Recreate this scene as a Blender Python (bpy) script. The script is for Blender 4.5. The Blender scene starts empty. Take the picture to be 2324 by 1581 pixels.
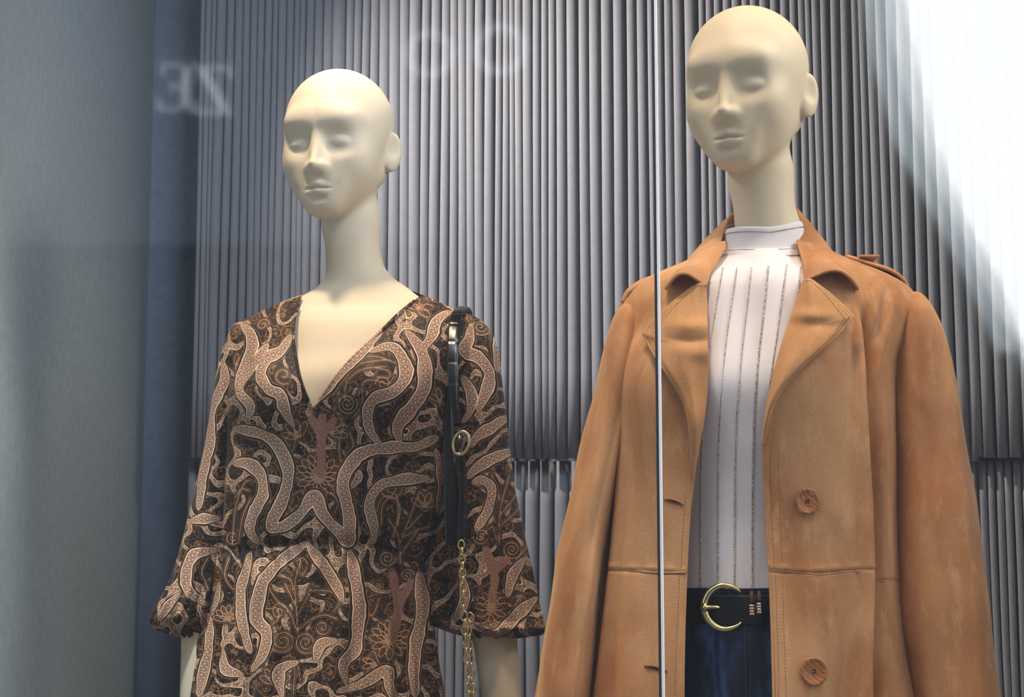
import bpy, math, random
import numpy as np
random.seed(7); np.random.seed(7)
SC = bpy.context.scene
COL = SC.collection
PI = math.pi

# ------------------------------------------------------------------ camera
F = 3800.0; PITCH = math.radians(7.5); CX, CY = 1162.0, 790.5
CAMP = np.array([0.0, 0.0, 1.6]); CP, SP = math.cos(PITCH), math.sin(PITCH)
cam = bpy.data.cameras.new('camera'); camo = bpy.data.objects.new('camera', cam); COL.objects.link(camo)
cam.sensor_width = 36.0; cam.lens = F/2324*36; cam.clip_start = 0.05; cam.clip_end = 200
camo.location = CAMP; camo.rotation_euler = (PI/2+PITCH, 0, 0)
SC.camera = camo

# ------------------------------------------------------------------ colour management
vs = SC.view_settings
SC.display_settings.display_device = 'sRGB'
vs.view_transform = 'Standard'; vs.look = 'None'; vs.gamma = 1.0; vs.use_curve_mapping = False
vs.exposure = 0.14

# ------------------------------------------------------------------ world: bright overcast sky
w = bpy.data.worlds.new('overcast_sky'); SC.world = w; w.use_nodes = True
bg = w.node_tree.nodes['Background']; bg.inputs[0].default_value = (0.93, 0.97, 1.0, 1); bg.inputs[1].default_value = 4.8

# ------------------------------------------------------------------ shop window lamps and added fill lights
def lamp(kind, name, loc, target, energy, color, **kw):
    l = bpy.data.lights.new(name, kind); l.energy = energy; l.color = color
    for k, v in kw.items(): setattr(l, k, v)
    o = bpy.data.objects.new(name, l); COL.objects.link(o); o.location = loc
    d = np.array(target, float)-np.array(loc, float)
    from mathutils import Vector
    o.rotation_euler = Vector(d).to_track_quat('-Z', 'Y').to_euler()
    return o
WARM = (1.0, 0.76, 0.50)
lamp('SPOT', 'right_light', (1.45, 2.25, 3.05), (0.1, 2.7, 2.05), 85, (1.0, 0.95, 0.84), spot_size=math.radians(58), spot_blend=1.0, shadow_soft_size=0.30)
LAMPS = [((-0.66, 2.22, 4.35), (-0.29, 2.78, 2.1)), ((-0.02, 1.86, 4.30), (0.37, 2.46, 2.1))]
lamp('SPOT', 'spot_lamp_light', LAMPS[0][0], LAMPS[0][1], 400, WARM, spot_size=math.radians(30), spot_blend=0.9, shadow_soft_size=0.09)
lamp('SPOT', 'spot_lamp_light', LAMPS[1][0], LAMPS[1][1], 330, WARM, spot_size=math.radians(34), spot_blend=0.9, shadow_soft_size=0.24)
lamp('SPOT', 'wash_light', (-0.74, 2.90, 3.25), (1.0, 3.76, 1.80), 270, (1.0, 0.92, 0.84), spot_size=math.radians(84), spot_blend=1.0, shadow_soft_size=0.03)
lamp('AREA', 'top_fill', (0.0, 2.35, 4.5), (0.0, 2.6, 0), 3.0, (0.80, 0.88, 1.0), shape='RECTANGLE', size=1.6, size_y=0.25)  # added soft overhead fill for the interior, no real fixture
lamp('SPOT', 'cool_fill', (0.25, 1.95, 3.30), (-0.6, 3.7, 2.1), 86, (0.66, 0.80, 1.0), spot_size=math.radians(70), spot_blend=1.0, shadow_soft_size=0.35)  # added bluish fill that lifts the left slats and back wall
lamp('SPOT', 'side_fill', (-0.38, 1.88, 3.20), (-0.86, 2.42, 1.60), 270, (0.93, 0.97, 0.96), spot_size=math.radians(46), spot_blend=1.0, shadow_soft_size=0.06)  # added fill that brightens the left wall towards the glass

# ------------------------------------------------------------------ helpers
def P(px, py, Y):
    px = np.asarray(px, float); py = np.asarray(py, float)
    u = (px-CX)/F; v = (CY-py)/F
    dy = CP-v*SP; dz = SP+v*CP
    t = Y/dy
    return np.stack(np.broadcast_arrays(u*t, np.zeros_like(u)+Y, CAMP[2]+dz*t), -1)
def proj(p):
    p = np.asarray(p, float)-CAMP
    f = p[..., 1]*CP+p[..., 2]*SP; up = -p[..., 1]*SP+p[..., 2]*CP
    return CX+F*p[..., 0]/f, CY-F*up/f
def tag(o, label=None, cat=None, group=None, kind=None):
    if label: o['label'] = label
    if cat: o['category'] = cat
    if group: o['group'] = group
    if kind: o['kind'] = kind
    return o
def link(o, parent=None):
    COL.objects.link(o)
    if parent is not None: o.parent = parent
    return o
def empty(name, loc, label, cat, group=None):
    o = bpy.data.objects.new(name, None); link(o); o.location = loc
    bpy.context.view_layer.update()
    return tag(o, label, cat, group)
def mesh(name, V, Fc, mat, parent=None, smooth=True, attrs=None):
    V = np.asarray(V, float).reshape(-1, 3)
    me = bpy.data.meshes.new(name)
    if parent is not None: V = V-np.array(parent.location) if parent.parent is None else V-np.array(parent.location)-np.array(parent.parent.location)
    if isinstance(Fc, np.ndarray):
        n = Fc.shape[0]; k = Fc.shape[1]
        me.vertices.add(len(V)); me.vertices.foreach_set('co', V.astype(np.float32).ravel())
        me.loops.add(n*k); me.loops.foreach_set('vertex_index', Fc.astype(np.int32).ravel())
        me.polygons.add(n); me.polygons.foreach_set('loop_start', (np.arange(n)*k).astype(np.int32))
        me.polygons.foreach_set('loop_total', np.full(n, k, np.int32))
        me.update(calc_edges=True); me.validate()
    else:
        me.from_pydata([tuple(v) for v in V], [], [tuple(int(i) for i in f) for f in Fc])
        me.update()
    if smooth:
        me.polygons.foreach_set('use_smooth', np.ones(len(me.polygons), bool))
    if attrs:
        for k_, a in attrs.items():
            a = np.asarray(a, np.float32)
            if a.ndim == 1:
                at = me.attributes.new(k_, 'FLOAT', 'POINT'); at.data.foreach_set('value', a)
            else:
                at = me.attributes.new(k_, 'FLOAT_VECTOR', 'POINT'); at.data.foreach_set('vector', a.ravel())
    me.materials.append(mat)
    o = bpy.data.objects.new(name, me); link(o, parent)
    return o
def gridf(nr, nc, closed=False):
    r = np.arange(nr-1)[:, None]; c = np.arange(nc if closed else nc-1)[None, :]
    a = r*nc+c; b = r*nc+(c+1) % nc
    return np.stack([a, b, b+nc, a+nc], -1).reshape(-1, 4)
def grid(name, G, mat, parent=None, closed=False, attrs=None, keep=None, thick=0, flip=False, sub=0):
    nr, nc = G.shape[:2]; Fc = gridf(nr, nc, closed)
    if keep is not None: Fc = Fc[keep.ravel()]
    if flip: Fc = Fc[:, ::-1]
    o = mesh(name, G.reshape(-1, 3), Fc, mat, parent, attrs=attrs)
    if keep is not None:
        import bmesh
        bm = bmesh.new(); bm.from_mesh(o.data)
        bmesh.ops.delete(bm, geom=[v for v in bm.verts if not v.link_faces], context='VERTS'); bm.to_mesh(o.data); bm.free()
    if thick:
        m = o.modifiers.new('thickness', 'SOLIDIFY'); m.thickness = thick; m.offset = 0
    if sub:
        m = o.modifiers.new('smooth', 'SUBSURF'); m.levels = sub; m.render_levels = sub
    return o
class MB:
    def __init__(s): s.v = []; s.f = []; s.n = 0
    def add(s, V, Fc):
        V = np.asarray(V, float).reshape(-1, 3); s.v.append(V); s.f += [[i+s.n for i in f] for f in Fc]; s.n += len(V)
    def box(s, lo, hi):
        x0, y0, z0 = lo; x1, y1, z1 = hi
        s.add([(x0,y0,z0),(x1,y0,z0),(x1,y1,z0),(x0,y1,z0),(x0,y0,z1),(x1,y0,z1),(x1,y1,z1),(x0,y1,z1)],
              [(0,3,2,1),(4,5,6,7),(0,1,5,4),(1,2,6,5),(2,3,7,6),(3,0,4,7)])
    def tube(s, pts, r, n=8, caps=True, closed=False, squash=None):
        pts = np.asarray(pts, float); m = len(pts); r = np.broadcast_to(np.asarray(r, float), (m,))
        if closed: T = np.roll(pts, -1, 0)-np.roll(pts, 1, 0)
        else: T = np.gradient(pts, axis=0)
        T /= np.linalg.norm(T, axis=1)[:, None]+1e-12
        a = np.array([0, 0, 1.0]) if abs(T[0][2]) < 0.9 else np.array([1.0, 0, 0])
        V = []
        N = a-T[0]*a.dot(T[0]); N /= np.linalg.norm(N)
        for i in range(m):
            N = N-T[i]*N.dot(T[i]); N /= np.linalg.norm(N); B = np.cross(T[i], N)
            th = np.arange(n)*2*PI/n
            V.append(pts[i]+r[i]*(np.cos(th)[:, None]*N+np.sin(th)[:, None]*B))
        V = np.concatenate(V); Fs = []
        for i in range(m if closed else m-1):
            for j in range(n):
                a0 = i*n+j; b0 = i*n+(j+1) % n; i2 = (i+1) % m
                Fs.append((a0, b0, i2*n+(j+1) % n, i2*n+j))
        if caps and not closed: Fs.append(tuple(range(n-1, -1, -1))); Fs.append(tuple((m-1)*n+j for j in range(n)))
        s.add(V, Fs)
    def build(s, name, mat, parent=None, smooth=True, bevel=0):
        o = mesh(name, np.concatenate(s.v), s.f, mat, parent, smooth)
        if bevel:
            m = o.modifiers.new('bevel', 'BEVEL'); m.width = bevel; m.segments = 2; m.limit_method = 'ANGLE'
        return o
def pchip(xs, ys, x):
    xs = np.asarray(xs, float); ys = np.asarray(ys, float)
    h = np.diff(xs); dl = np.diff(ys, axis=0)/(h if ys.ndim == 1 else h[:, None])
    m = np.zeros_like(ys)
    a, b = dl[:-1], dl[1:]
    same = a*b > 0
    m[1:-1] = np.where(same, 2*a*b/np.where(same, a+b, 1), 0)
    m[0] = dl[0]; m[-1] = dl[-1]
    x = np.clip(np.asarray(x, float), xs[0], xs[-1])
    i = np.clip(np.searchsorted(xs, x)-1, 0, len(xs)-2)
    hh = h[i]; t = (x-xs[i])/hh
    if ys.ndim > 1: t = t[..., None]; hh = hh[..., None]
    return (2*t**3-3*t**2+1)*ys[i]+(t**3-2*t**2+t)*hh*m[i]+(-2*t**3+3*t**2)*ys[i+1]+(t**3-t**2)*hh*m[i+1]
def catmull(pts, n):
    pts = np.asarray(pts, float)
    L = np.r_[0, np.cumsum(np.linalg.norm(np.diff(pts, axis=0), axis=1))]
    e = np.vstack([2*pts[0]-pts[1], pts, 2*pts[-1]-pts[-2]])
    s = np.linspace(0, L[-1], n); i = np.clip(np.searchsorted(L, s)-1, 0, len(pts)-2)
    t = ((s-L[i])/(L[i+1]-L[i]))[:, None]
    p0, p1, p2, p3 = e[i], e[i+1], e[i+2], e[i+3]
    return 0.5*((2*p1)+(-p0+p2)*t+(2*p0-5*p1+4*p2-p3)*t**2+(-p0+3*p1-3*p2+p3)*t**3)
def sstep(a, b, x):
    t = np.clip((x-a)/(b-a), 0, 1); return t*t*(3-2*t)
def wob(*c, seed=0, f=1.0, n=5):
    r = np.random.RandomState(seed); o = 0
    for k in range(n):
        o = o+np.sin(sum(ci*f*r.uniform(-1.6, 1.6) for ci in c)+r.uniform(0, 6.3))
    return o/n**0.5

# ------------------------------------------------------------------ node material helpers
class Mat:
    def __init__(s, name, color=(.5, .5, .5), rough=.6, metal=0., spec=.5, **kw):
        s.m = bpy.data.materials.new(name); s.m.use_nodes = True; s.t = s.m.node_tree; s.N = s.t.nodes
        s.b = s.N['Principled BSDF']; s.out = s.N['Material Output']
        s.b.inputs['Base Color'].default_value = (*color, 1); s.b.inputs['Roughness'].default_value = rough
        s.b.inputs['Metallic'].default_value = metal; s.b.inputs['Specular IOR Level'].default_value = spec
        for k, v in kw.items(): s.b.inputs[k].default_value = v
    def n(s, typ, **props):
        nd = s.N.new('ShaderNode'+typ)
        ins = props.pop('ins', {})
        for k, v in props.items(): setattr(nd, k, v)
        for k, v in ins.items(): s.set(nd, k, v)
        return nd
    def set(s, nd, k, v):
        i = nd.inputs[k]
        if isinstance(v, bpy.types.NodeSocket): s.t.links.new(v, i)
        elif isinstance(v, bpy.types.Node): s.t.links.new(v.outputs[0], i)
        else: i.default_value = v
    def math(s, op, a, b=0.0, c=0.0, clamp=False):
        nd = s.N.new('ShaderNodeMath'); nd.operation = op; nd.use_clamp = clamp
        s.set(nd, 0, a); s.set(nd, 1, b); s.set(nd, 2, c); return nd.outputs[0]
    def step(s, x, a, b):   # smoothstep a..b
        nd = s.N.new('ShaderNodeMapRange'); nd.interpolation_type = 'SMOOTHSTEP'
        s.set(nd, 'Value', x); s.set(nd, 'From Min', a); s.set(nd, 'From Max', b); return nd.outputs[0]
    def mix(s, f, a, b):
        nd = s.N.new('ShaderNodeMix'); nd.data_type = 'RGBA'
        s.set(nd, 0, f)
        for k, v in ((6, a), (7, b)):
            if isinstance(v, (tuple, list)): v = (*v[:3], 1)
            s.set(nd, k, v)
        return nd.outputs[2]
    def tex(s, typ, vec=None, out=0, **ins):
        nd = s.N.new('ShaderNodeTex'+typ)
        if vec is not None: s.set(nd, 'Vector', vec)
        for k, v in ins.items():
            if k in nd.inputs: s.set(nd, k, v)
            else: setattr(nd, k, v)
        return nd
    def scale(s, vec, sc):
        nd = s.N.new('ShaderNodeMapping'); s.set(nd, 'Vector', vec); nd.inputs['Scale'].default_value = sc; return nd.outputs[0]
    def pos(s): return s.N.new('ShaderNodeNewGeometry').outputs['Position']
    def obj(s): return s.N.new('ShaderNodeTexCoord').outputs['Object']
    def attr(s, name, o='Fac'):
        nd = s.N.new('ShaderNodeAttribute'); nd.attribute_name = name; return nd.outputs[o]
    def bump(s, h, strength=.3, dist=.001, prev=None):
        nd = s.N.new('ShaderNodeBump'); s.set(nd, 'Height', h); nd.inputs['Strength'].default_value = strength
        nd.inputs['Distance'].default_value = dist
        if prev is not None: s.set(nd, 'Normal', prev)
        s.set(s.b, 'Normal', nd.outputs[0]); return nd.outputs[0]
    def color(s, v): s.set(s.b, 'Base Color', v)
def lin(r, g, b):
    f = lambda c: (c/255/12.92) if c <= 10 else ((c/255+.055)/1.055)**2.4
    return (f(r), f(g), f(b))

# materials
def m_wall(name, c, a=.06, rough=.75):
    M = Mat(name, c, rough, spec=.2); n = M.tex('Noise', M.pos(), Scale=60.0, Detail=4.0)
    M.color(M.mix(M.step(n.outputs[0], .3, .7), tuple(x*(1-a) for x in c), tuple(min(1, x*(1+a)) for x in c)))
    M.bump(n.outputs[0], .15, .002); return M.m
M_WALL = m_wall('painted_wall_grey', lin(128, 138, 152))
M_SIDE = m_wall('painted_side_wall_grey', lin(150, 156, 158))
M_CEIL = m_wall('painted_ceiling', lin(120, 120, 122))
M_FLOOR = m_wall('platform_board', lin(120, 116, 112))
M_SLAT = m_wall('matt_card_slat', lin(136, 135, 139), .03, .6)
def m_skin():
    M = Mat('matt_cream_mannequin_paint', lin(216, 200, 174), .55, spec=.3)
    n = M.tex('Noise', M.pos(), Scale=900.0, Detail=2.0); M.bump(n.outputs[0], .05, .0003); return M.m
M_SKIN = m_skin()
def m_suede(name='tan_suede', ca=lin(172, 116, 76), cb=lin(210, 160, 116), k3=1.0):
    M = Mat(name, (.5, .25, .1), .85, spec=.15)
    M.b.inputs['Sheen Weight'].default_value = .35; M.b.inputs['Sheen Roughness'].default_value = .4
    M.b.inputs['Sheen Tint'].default_value = (1, .75, .5, 1)
    p = M.obj()
    n1 = M.tex('Noise', M.scale(p, (9, 9, 4)), Scale=1.0, Detail=5.0, Roughness=.55, Distortion=.6)
    n2 = M.tex('Noise', p, Scale=420.0, Detail=3.0)
    n3 = M.tex('Noise', M.scale(p, (40, 40, 14)), Scale=1.0, Detail=4.0, Roughness=.65)
    c = M.mix(M.step(n1.outputs[0], .32, .68), ca, cb)
    c = M.mix(M.math('MULTIPLY', M.step(n3.outputs[0], .5, .78), .55*k3), c, lin(228, 180, 134))
    c = M.mix(M.math('MULTIPLY', M.step(n2.outputs[0], .35, .65), .22), c, lin(150, 95, 55))
    M.color(c); b = M.bump(n2.outputs[0], .35, .0008); M.bump(n3.outputs[0], .12, .002, b); return M.m
M_SUEDE = m_suede()
M_LINING = Mat('tan_facing', lin(186, 140, 96), .8, spec=.2).m
M_STITCH = Mat('brown_thread', lin(120, 72, 38), .7).m
def m_blouse():
    M = Mat('white_jersey', lin(232, 222, 226), .7, spec=.25); M.b.inputs['Sheen Weight'].default_value = .15
    n = M.tex('Noise', M.obj(), Scale=1500.0, Detail=1.0); M.bump(n.outputs[0], .12, .0003); return M.m
M_BLOUSE = m_blouse()
def m_thread():
    M = Mat('gold_lurex_thread', lin(190, 170, 120), .3, metal=.1)
    n = M.tex('Voronoi', M.obj(), Scale=900.0)
    M.color(M.mix(M.step(n.outputs['Color'], .3, .8), lin(128, 114, 88), lin(255, 252, 238)))  # near-white flecks paint the thread's sparkle into its colour
    M.bump(n.outputs[0], 1.0, .001); return M.m
M_THREAD = m_thread()
def m_denim():
    M = Mat('dark_blue_denim', lin(20, 32, 60), .85, spec=.2)
    p = M.obj(); tw = M.tex('Wave', M.scale(p, (1, 0, 1)), Scale=260.0, Distortion=1.5, bands_direction='DIAGONAL')
    n = M.tex('Noise', M.scale(p, (26, 26, 9)), Scale=1.0, Detail=5.0, Roughness=.6)
    c = M.mix(M.step(n.outputs[0], .48, .70), lin(8, 13, 28), lin(52, 76, 118))
    M.color(M.mix(M.math('MULTIPLY', M.step(tw.outputs[1], .3, .8), .3), c, lin(70, 90, 128)))
    M.bump(tw.outputs[1], .4, .0006); return M.m
M_DENIM = m_denim()
M_DSEAM = Mat('denim_seam', lin(30, 44, 76), .85, spec=.2).m
M_BELT = Mat('black_belt_leather', lin(12, 12, 14), .4, spec=.4).m
M_GOLD = Mat('polished_pale_gold', lin(235, 215, 160), .18, metal=1.0).m
M_STEEL = Mat('polished_nickel', lin(200, 198, 200), .15, metal=1.0).m
M_BROWN = Mat('brown_elastic', lin(70, 48, 30), .6).m
def m_croc():
    M = Mat('black_croc_leather', lin(14, 12, 14), .22, spec=.7)
    return M.m
M_CROC = m_croc()
def m_button():
    M = Mat('tan_horn_button', lin(176, 112, 62), .28, spec=.5)
    wv = M.tex('Wave', M.obj(), Scale=70.0, Distortion=5.0, Detail=1.5, bands_direction='DIAGONAL')
    M.color(M.mix(M.step(wv.outputs[1], .75, .98), lin(160, 96, 52), lin(186, 132, 88))); return M.m
M_BUTTON = m_button()
M_DARK = Mat('shadowed_hole', lin(18, 12, 10), .9).m
M_CHROME = Mat('aluminium_joint', lin(225, 226, 230), .35, metal=.6).m
M_RUBBER = Mat('black_gasket', lin(30, 30, 34), .5).m
M_BLACK = Mat('black_lamp_metal', lin(24, 24, 26), .4).m

def m_glass():
    M = Mat('shop_window_glass'); M.N.remove(M.b)
    tr = M.n('BsdfTransparent'); gl = M.n('BsdfGlossy'); gl.inputs['Roughness'].default_value = .04
    tr.inputs[0].default_value = (.985, .99, .99, 1)
    lw = M.n('LayerWeight'); lw.inputs[0].default_value = .5
    f = M.math('ADD', M.math('MULTIPLY', M.math('POWER', lw.outputs['Facing'], 5.0), .6), .14)
    mx = M.n('MixShader'); M.set(mx, 0, f); M.set(mx, 1, tr.outputs[0]); M.set(mx, 2, gl.outputs[0])
    M.t.links.new(mx.outputs[0], M.out.inputs[0]); return M.m
M_GLASS = m_glass()

# ------------------------------------------------------------------ the setting
GY = 1.75; BW = 3.92; SLY = 3.76; FLZ = 0.57
def box(name, lo, hi, mat, label=None, cat=None, kind='structure', bevel=0, parent=None):
    m = MB(); m.box(lo, hi); o = m.build(name, mat, parent, smooth=False, bevel=bevel); return tag(o, label, cat, None, kind)
LX = float(P(332, 790, BW)[0]); RX = 1.75; CZ = 4.6; HZ = 3.48
box('wall_back', (LX-.1, BW, FLZ-.1), (RX+.1, BW+.1, CZ+.1), M_WALL)
box('wall_left', (LX-.1, GY+.03, FLZ-.1), (LX, BW, CZ+.1), M_SIDE)
box('wall_right', (RX, GY+.03, FLZ-.1), (RX+.1, BW, CZ+.1), M_SIDE)
box('ceiling', (LX, GY+.03, CZ), (RX, BW, CZ+.1), M_CEIL)
box('floor', (LX, GY-.02, FLZ-.1), (RX, BW, FLZ), M_FLOOR)
# shop front below, above and beside the window
M_FRONT = m_wall('shop_front_stone', lin(86, 86, 88))
box('wall_front', (-6, GY-.12, 0), (8, GY-.02, FLZ-.1), M_FRONT)
box('trim_1', (-6, GY-.12, HZ), (8, GY+.03, 7.5), M_FRONT)
JX = float(P(1493, 790, GY)[0])
box('window_1', (LX-.6, GY-.005, FLZ-.1), (JX-.0012, GY+.005, HZ), M_GLASS)
box('window_2', (JX+.0012, GY-.005, FLZ-.1), (RX+.3, GY+.005, HZ), M_GLASS)
box('trim_2', (JX-.0034, GY-.009, FLZ-.1), (JX-.0008, GY-.006, HZ), M_RUBBER)
box('trim_3', (JX-.0008, GY-.0095, FLZ-.1), (JX+.0024, GY-.006, HZ), M_CHROME, bevel=.0007)

# slatted backdrop: hanging convex card strips, each overlapping the next
def slat_panel(name, xs, z0, z1, yb, label, seed, jit):
    rs = np.random.RandomState(seed); mb_v = []; mb_f = []; n = 0
    nz = 15
    for i in range(len(xs)-1):
        x0 = xs[i]; wd = (xs[i+1]-x0); ov = .35*wd+.004
        W = wd+ov; na = 15
        t = np.linspace(0, 1, na)
        th = np.radians(-42+118*t**.75)                  # surface normal angle, left to right
        X = t*wd*1.04; Yp = np.r_[0, np.cumsum((np.tan(th[1:])+np.tan(th[:-1]))/2*np.diff(X))]
        Yp = Yp-Yp.min()
        # a rolled left lip
        zz = np.linspace(z0+rs.uniform(-jit, jit), z1, nz)
        for z_i, z in enumerate(zz):
            s = (z-z0)/(z1-z0)
            b = .0016*math.sin(s*5+xs[i]*40)*(1 if wd > .016 else .4)+.0012*math.sin(s*11+i)
            mb_v.append(np.stack([x0+b+X, yb+Yp-.002*(i % 2), np.full(na, z)], -1))
        mb_f.append(n+gridf(nz, na)); n += nz*na
    o = mesh(name, np.concatenate(mb_v), np.concatenate(mb_f), M_SLAT)
    m = o.modifiers.new('thickness', 'SOLIDIFY'); m.thickness = .0012; m.offset = 1
    return tag(o, label, 'backdrop panel')
UE = [453,465,478,488,510,529,548,567,583,600,616,630,649,667,679,692,710,732,754,787,804,821,838,858,882,909,931,958,977,1000,1020,
      1040,1060,1080,1102,1125,1140,1156,1168,1187,1211,1230,1246,1264,1287,1314,1338,1366,1394,1424,1447,1471,1489,1510,1530,1557,1589,1605,1623,
      1643,1664,1688,1708,1729,1753,1774,1795,1815]
UR = [1834,1850,1870,1891,1912,1936,1953,1972,1996,2019,2041,2069,2094,2119,2150,2181,2206,2236,2263,2293,2317,2345,2380,2405,2440,2470,2500,2532,2560,2600,2640,2680,2720]
ux = list(P(np.array(UE), 300, SLY)[:, 0])+list(P(np.array(UR), 340, SLY)[:, 0])
zt = float(P(0, 1040, SLY)[2])
slat_panel('ribbed_panel', ux, zt, CZ-.01, SLY-.012, 'upper grey panel of overlapping vertical slats hanging behind both mannequins', 3, .004)
LE = [428]
while LE[-1] < 1150: LE.append(LE[-1]+random.choice([17, 19, 22, 25]))
LE[-1] = 1168
LE += [1194, 1225, 1257, 1292]
while LE[-1] < 2140: LE.append(LE[-1]+random.choice([20, 24, 28, 31]))
LE = [x for x in LE if x < 2165]+[2177, 2200, 2222, 2242, 2261, 2280, 2300, 2320, 2342, 2365, 2390, 2420, 2450, 2480, 2510, 2550, 2600, 2650, 2700]
lx = list(P(np.array(LE), 1060, SLY+.03)[:, 0])
slat_panel('ribbed_panel', lx, FLZ+.01, zt-.004, SLY+.030, 'lower grey panel of vertical slats starting below the hems of the upper slats', 4, 0)

# ceiling spot lamps (out of the frame, where the light comes from)
for i, (a, b) in enumerate(LAMPS):
    a = np.array(a); b = np.array(b); d = (b-a)/np.linalg.norm(b-a)
    e = empty('spot_lamp', tuple(a+np.array([0, 0, .15])), 'black ceiling spot lamp aimed at the mannequin in the %s' % ('patterned dress', 'tan coat')[i], 'lamp', 'ceiling spot lamps')
    m = MB(); m.tube([a-d*.16, a-d*.14, a-d*.02], [.02, .045, .05], 24, caps=False); m.build('lamp_shade', M_BLACK, e)
    m = MB(); m.tube([a-d*.12, (a[0]-d[0]*.12, a[1]-d[1]*.12, CZ)], .008, 10); m.build('stem', M_BLACK, e)

# ------------------------------------------------------------------ street behind the viewer (seen only as reflections)
def mir(px, py, Yv): p = P(px, py, Yv); p[..., 1] = 2*GY-p[..., 1]; return p
YV = 12.0; YB = 2*GY-YV
M_FAC = m_wall('dark_facade', lin(30, 32, 36)); M_FACL = m_wall('pale_facade', lin(52, 58, 66)); M_SKYEDGE2 = m_wall('sky_edge_white', lin(240, 244, 246)); M_SKYEDGE = m_wall('sky_edge_grey', lin(176, 186, 190)); M_PAVE = m_wall('street_paving', lin(90, 90, 90))
M_SIGN2 = Mat('grey_sign_letter', lin(130, 134, 140), .5).m
M_SIGN = Mat('pale_sign_letter', lin(165, 170, 176), .5).m
box('street_ground', (-14, YB-1, -.06), (14, GY-.12, 0), M_PAVE, 'grey street paving outside the shop window', 'pavement')
edge = [(2030,-900),(2032,-300),(2045,0),(2075,150),(2118,330),(2185,500),(2265,650),(2320,800),(2400,1000),(2480,1300),(2500,1500)]
ep = np.array([mir(a, b, YV) for a, b in edge])
m = MB()
pts = [(-14, 16.), (float(ep[0][0]), 16.)]+[(float(p[0]), float(p[2])) for p in ep]+[(float(ep[-1][0]), 0.), (-14, 0.)]
n = len(pts)
V = [(x, YB, z) for x, z in pts]+[(x, YB-1.0, z) for x, z in pts]
m.add(V, [tuple(range(n)), tuple(range(2*n-1, n-1, -1))]+[(i, i+n, (i+1) % n+n, (i+1) % n) for i in range(n)])
blg = empty('facing_building', (-4, YB, 0), 'dark building across the street seen only as a reflection in the glass', 'building')
m.build('facade', M_FAC, blg, smooth=False)
m = MB(); fx = float(mir(1010, 0, YV)[0]); m.box((-13, YB, float(mir(0, 560, YV)[2])), (fx, YB+.05, 15)); m.build('pale_facade', M_FACL, blg, smooth=False)
e2 = [(1950,-900),(1960,0),(1980,150),(2030,330),(2110,480),(2195,640),(2262,800)]  # pale strips added to grade the reflected sky's edge into the facade
for fr_, pm, nm in ((0., M_SKYEDGE, 'sky_edge_dim'), (.5, M_SKYEDGE2, 'sky_edge_bright')):
    oe = edge[7::-1]; ie = [(a*(1-fr_)+c*fr_, b*(1-fr_)+d*fr_) for (a, b), (c, d) in zip(e2+[(2320, 800)], oe[::-1])]
    pc = [mir(a, b, YV) for a, b in ie]+[mir(a, b, YV) for a, b in oe]; n = len(pc); m = MB(); yo_ = .06+.06*fr_
    m.add([(p[0], YB+yo_, p[2]) for p in pc]+[(p[0], YB+.0, p[2]) for p in pc], [tuple(range(n)), tuple(range(2*n-1, n-1, -1))]+[(i, i+n, (i+1) % n+n, (i+1) % n) for i in range(n)])
    m.build(nm, pm, blg, smooth=False)
box('sky_blocker', (5.1, YB-1, 0), (14, YB, 16), M_FAC, 'unseen dark block added to narrow the bright gap of sky', 'building', 'thing')  # added block, limits how much sky light reaches the window
sign = empty('street_sign', tuple(mir(700, 160, YV)), 'pale sign letters seen reversed as a faint reflection in the glass', 'sign')
def letter(ch, px, py, hpx, mat, off=.006):
    c = bpy.data.curves.new('letter', 'FONT'); c.body = ch; c.align_x = 'CENTER'; c.align_y = 'CENTER'
    p = mir(px, py, YV-.12); c.size = hpx/F*YV/.70; c.extrude = .02; c.offset = off
    t = bpy.data.objects.new('tmp', c); link(t); bpy.context.view_layer.update()
    me = bpy.data.meshes.new_from_object(t); bpy.data.objects.remove(t)
    me.materials.clear(); me.materials.append(mat)
    o = bpy.data.objects.new('letter', me); link(o, sign); o.location = p-np.array(sign.location); o.rotation_euler = (PI/2, 0, PI)
def serif(px, py, hpx, quads):
    m = MB(); H = hpx/F*YV; c = mir(px, py, YV-.12)
    for q in quads:
        V = [(c[0]-(a-.4)*H, c[1]+dy_, c[2]+(b-.5)*H) for dy_ in (0, -.03) for a, b in q]
        m.add(V, [(0, 1, 2, 3), (7, 6, 5, 4)]+[(k, k+4, (k+1) % 4+4, (k+1) % 4) for k in range(4)])
    m.build('letter', M_SIGN, sign, smooth=False)
rc_ = lambda a, b, c, d: [(a, b), (c, b), (c, d), (a, d)]
serif(398, 198, 112, [rc_(.10, 0, .27, 1), rc_(0, .94, .70, 1), rc_(.64, .74, .70, .94), rc_(.27, .48, .54, .54), rc_(.48, .40, .54, .62), rc_(0, 0, .76, .06), rc_(.70, .06, .76, .28)])
serif(484, 205, 112, [rc_(.02, .94, .74, 1), rc_(.02, .76, .08, .94), [(.54, .94), (.74, .94), (.24, .06), (.04, .06)], rc_(.02, 0, .78, .06), rc_(.72, .06, .78, .26)])
for ch, px, py, h in (('O', 975, 130, 110), ('O', 1135, 120, 120)): letter(ch, px, py, h, M_SIGN2)

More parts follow.
